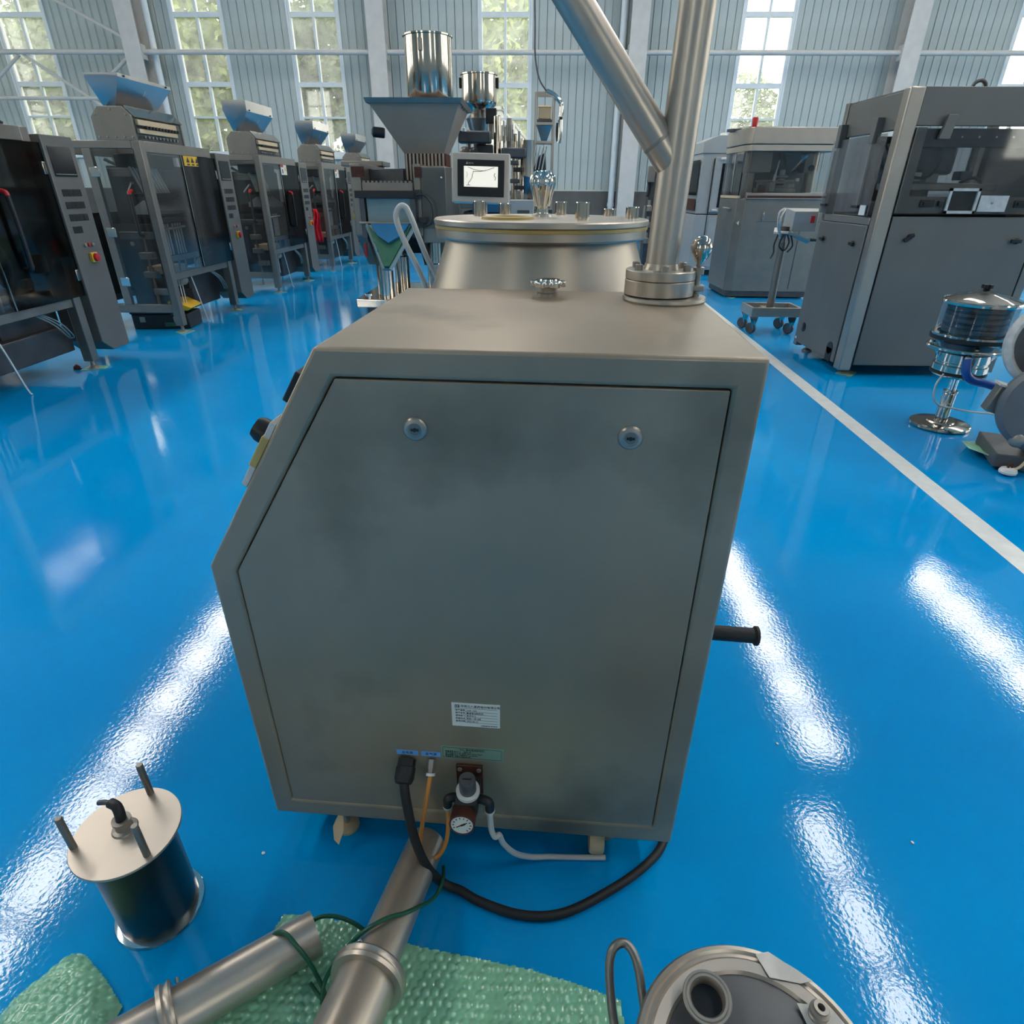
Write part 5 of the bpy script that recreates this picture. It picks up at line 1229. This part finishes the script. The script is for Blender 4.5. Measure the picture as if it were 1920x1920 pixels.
for pts in ([(-.06, -.10, 1.32), (-.12, -.14, 1.28), (-.11, -.14, 1.16), (-.06, -.10, 1.06)], [(-.04, -.08, 1.32), (-.10, -.16, 1.24), (-.08, -.13, 1.12), (-.03, -.06, 1.03)]): TB('grey_cable', M_tape, cc, pts, .011, 8, 5)
for pts in ([(-.06, -.06, 1.06), (-.09, -.08, .96), (-.08, -.08, .88), (-.11, -.1, .82)], [(.0, -.06, 1.06), (-.03, -.07, .95), (.04, -.06, .90), (.08, -.05, .98), (.05, -.04, 1.06)], [(.06, -.06, 1.1), (.10, -.08, 1.0), (.12, -.06, .94), (.08, -.05, .88)]): TB('black_cable', M_black, cc, pts, .009, 8, 5)
TB('cart_handle', M_black, cc, [(.22, -.17, 1.02), (.30, -.22, 1.02), (.32, -.2, 1.02)], .016, 8, 3)

# ================================================================== RIGHT FRONT: DEDUSTER ON DISC FOOT, BLOWER
dd = thing('tablet_deduster', 'clear lidded drum deduster on a chrome post with round disc foot', 'machine', (2.965, 4.27, 0))
LA('disc_foot', M_mirror, dd, [(0, 0), (.185, 0), (.192, .008), (.190, .024), (.18, .030), (.09, .034), (.085, .042), (.055, .046), (0, .046)], (0, 0, 0), (0, 0, 1), 56)
LA('foot_collar', M_mirror, dd, [(0, .04), (.042, .04), (.042, .24), (.046, .245), (.046, .262), (.030, .265), (0, .265)], (0, 0, 0), (0, 0, 1), 28)
CY('chrome_post', M_chrome, dd, (0, 0, .25), (0, 0, .40), .027, n=24)
LA('lower_pan', M_mirror, dd, [(0, .37), (.15, .372), (.155, .385), (.155, .405), (.165, .41), (.165, .45), (.155, .455), (.155, .47), (.16, .475), (.16, .53), (0, .53)], (0, 0, 0), (0, 0, 1), 48)
LA('black_seal', M_rubber, dd, [(.150, .388), (.169, .389), (.169, .403), (.150, .404)], (0, 0, 0), (0, 0, 1), 48)
MB().tube([(.228 * math.cos(a * PI / 10), .228 * math.sin(a * PI / 10), .565) for a in range(20)], .0125, 10, 2, True).build('ring_rail', M_mirror, dd)
for k in range(5):
    a = k * 2 * PI / 5 - 1.9; MB().bar((.155 * math.cos(a), .155 * math.sin(a), .50), (.225 * math.cos(a), .225 * math.sin(a), .60), .02).build('spring_arm', M_chrome, dd)
LA('motor_case', M_dark, dd, [(0, .53), (.13, .53), (.15, .56), (.17, .62), (0, .62)], (0, 0, 0), (0, 0, 1), 40)
LA('drum_pan', M_mirror, dd, [(0, .60), (.19, .60), (.222, .618), (.226, .64), (.232, .645), (.232, .658), (.20, .66)], (0, 0, 0), (0, 0, 1), 52)
LA('black_band', M_rubber, dd, [(.205, .616), (.234, .618), (.236, .642), (.205, .644)], (0, 0, 0), (0, 0, 1), 52)
for k in range(5): LA('spiral_tier', M_dark if k % 2 else M_vgrey, dd, [(0, .665 + k * .036), (.176, .665 + k * .036), (.182, .672 + k * .036), (.182, .688 + k * .036), (.170, .697 + k * .036), (0, .697 + k * .036)], (0, 0, 0), (0, 0, 1), 44)
LA('clear_drum', M_cleartub, dd, [(.205, .66), (.213, .66), (.218, .855), (.210, .855)], (0, 0, 0), (0, 0, 1), 52)
LA('drum_hoop', M_mirror, dd, [(.205, .845), (.223, .845), (.226, .858), (.220, .868), (.205, .868)], (0, 0, 0), (0, 0, 1), 52)
LA('cone_lid', M_cleartub, dd, [(.222, .868), (.224, .873), (.18, .893), (.05, .925), (.02, .93), (0, .93)], (0, 0, 0), (0, 0, 1), 44)
LA('inner_lid', M_steel, dd, [(.205, .864), (.05, .908), (0, .912)], (0, 0, 0), (0, 0, 1), 40)
mb = MB(); mb.cyl((0, 0, .925), (0, 0, .945), .018, .024, 16)
for k in range(5): a = k * 2 * PI / 5; mb.cyl((.022 * math.cos(a), .022 * math.sin(a), .944), (.022 * math.cos(a), .022 * math.sin(a), .966), .014, n=10)
mb.build('star_knob', M_black, dd)
LA('air_nozzle', M_white, dd, [(0, 0), (.016, 0), (.016, .03), (0, .03)], (-.10, -.19, .51), (0, -.3, 1), 14)
TB('blue_hose', M_blueh, dd, [(-.10, -.195, .525), (-.10, -.215, .47), (-.085, -.225, .425), (-.04, -.235, .395), (.06, -.255, .375), (.16, -.285, .345), (.26, -.33, .30), (.34, -.38, .26)], .026, 14, 7)
TB('white_line', M_greyhose, dd, [(-.15, -.09, .40), (-.19, -.11, .33), (-.175, -.11, .24), (-.12, -.10, .185), (-.04, -.09, .165), (.08, -.12, .15), (.20, -.20, .16), (.27, -.26, .18)], .0065, 8, 7)
TB('white_line', M_greyhose, dd, [(.22, -.06, .665), (.32, -.10, .68), (.40, -.12, .66), (.36, -.14, .62), (.2, -.17, .64), (.05, -.215, .65)], .006, 8, 6)
TB('white_line', M_greyhose, dd, [(.21, -.08, .64), (.22, -.10, .56), (.235, -.12, .50)], .006, 8, 5)

bl = thing('ring_blower', 'blue grey blower with round scroll housing at the right edge, on green foam', 'machine', (3.02, 3.58, 0))
def scroll(c, ax, r, dpt, m, name):
    LA(name, m, bl, [(0, 0), (r * .86, 0), (r, .03), (r, dpt - .03), (r * .9, dpt), (r * .52, dpt), (r * .46, dpt - .03), (0, dpt - .03)], c, ax, 52)
AX = Vector((-.45, -.87, .15)).normalized()
scroll((.03, -.06, .385), AX, .265, .12, M_blower, 'front_scroll')
LA('inlet_dark', M_display, bl, [(0, 0), (.122, 0), (.12, .004), (0, .004)], Vector((.03, -.06, .385)) + AX * .094, AX, 36)
scroll((.15, .22, .69), AX, .27, .12, M_tape, 'rear_scroll')
LA('rear_dark', M_vgrey, bl, [(0, 0), (.225, 0), (.225, .006), (0, .006)], Vector((.15, .22, .69)) + AX * .119, AX, 40)
mb = MB(); sdx = AX.cross(Vector((0, 0, 1))).normalized(); upx = sdx.cross(AX)
V = []
for i in range(13):
    a = math.radians(88 + i * 4); d_ = sdx * math.cos(a) + upx * math.sin(a)
    c0 = Vector((.03, -.06, .385))
    V.append((mb.bm.verts.new(c0 + AX * .035 + d_ * .2658), mb.bm.verts.new(c0 + AX * .085 + d_ * .2658)))
for i in range(12): mb.bm.faces.new((V[i][0], V[i + 1][0], V[i + 1][1], V[i][1]))
mb.build('purple_band', M_purple, bl)
MB().prism([(-.20, -.10, .02), (.26, -.26, .02), (.40, .10, .02), (-.05, .30, .02)], (0, 0, .085)).build('base_skid', M_vgrey, bl, bevel=.006)
LA('skid_hole', M_black, bl, [(0, 0), (.014, 0), (0, .003)], (-.055, -.152, .062), (-.33, -.94, 0), 14)
MB().box((-.10, -.02, 0), (.10, .08, .15), Matrix.Translation((.07, -.12, .10)) @ Matrix.Rotation(-.33, 4, 'Z')).build('terminal_box', M_vgrey, bl, bevel=.006)
MB().box((-.065, -.024, .025), (.065, -.02, .13), Matrix.Translation((.07, -.12, .10)) @ Matrix.Rotation(-.33, 4, 'Z')).build('rating_plate', M_paper, bl)
MB().box((-.05, -.05, -.085), (.06, .04, .075), Matrix.Translation((-.19, .06, .40)) @ Matrix.Rotation(-.3, 4, 'Z') @ Matrix.Rotation(.25, 4, 'Y')).build('bracket_box', M_dull, bl, bevel=.006)
MB().box((-.065, -.06, .075), (.075, .04, .087), Matrix.Translation((-.19, .06, .40)) @ Matrix.Rotation(-.3, 4, 'Z') @ Matrix.Rotation(.25, 4, 'Y')).build('bracket_flap', M_tape, bl)
LA('cable_boss', M_machined, bl, [(0, 0), (.045, 0), (.05, .02), (.035, .05), (.02, .06), (0, .06)], (-.11, -.10, .20), (-.7, -.6, .2), 18)
TB('boss_cable', M_vgrey, bl, [(-.18, .03, .33), (-.19, -.02, .27), (-.15, -.05, .22)], .010, 8, 4)
pc = thing('plug_cord', 'beige cord with a white plug lying on the green foam by the blower', 'cable', (2.88, 3.46, 0))
TB('cord_line', M_cream, pc, [(.15, .02, .26), (.14, .0, .20), (.10, -.03, .12), (.04, -.06, .055), (.0, -.055, .035)], .0085, 8, 6)
LA('plug_body', M_white, pc, [(0, 0), (.045, 0), (.048, .012), (.040, .028), (.02, .034), (0, .034)], (-.01, -.05, .012), (0, 0, 1), 22)
for dx_ in (-.01, .012): BX('plug_prong', M_rust, pc, (dx_ - .014, -.056, .044), (dx_ - .006, -.045, .07))
mt = MB()
R1 = [(-.16, .20), (-.19, .08), (-.13, -.06), (-.03, -.17), (.10, -.24), (.32, -.20), (.46, .10), (.30, .36), (.02, .34)]
vs_ = [mt.bm.verts.new((x, y, .004 + (.05 if i in (0, 1, 2) else .012 if i == 3 else 0))) for i, (x, y) in enumerate(R1)]
ce = mt.bm.verts.new((.08, .06, .004))
for i in range(len(vs_)): mt.bm.faces.new((vs_[i], vs_[(i + 1) % len(vs_)], ce))
mo = mt.build('foam_mat', M_wrap); mo.location = (3.0, 3.62, 0)
md = mo.modifiers.new('thick', 'SOLIDIFY'); md.thickness = .004
tag(mo, 'green foam mat with one curled edge beneath the blower', 'packaging')
# crumbs on the floor
for i, (x, y, lb) in enumerate(((-.655, .93, 'white crumb on the floor right of the filter can'), (1.02, 1.02, 'white crumb on the blue floor right of the granulator near the vessel'), (.78, 1.33, 'tiny white crumb on the floor by the granulator side'))):
    o = MB().lathe([(0, 0), (.004, .0005), (.0045, .003), (0, .005)], (0, 0, 0), (.2, .1, 1), 7).build('paper_crumb', M_paper); o.location = (x, y, 0.0002)
    tag(o, lb, 'scrap')
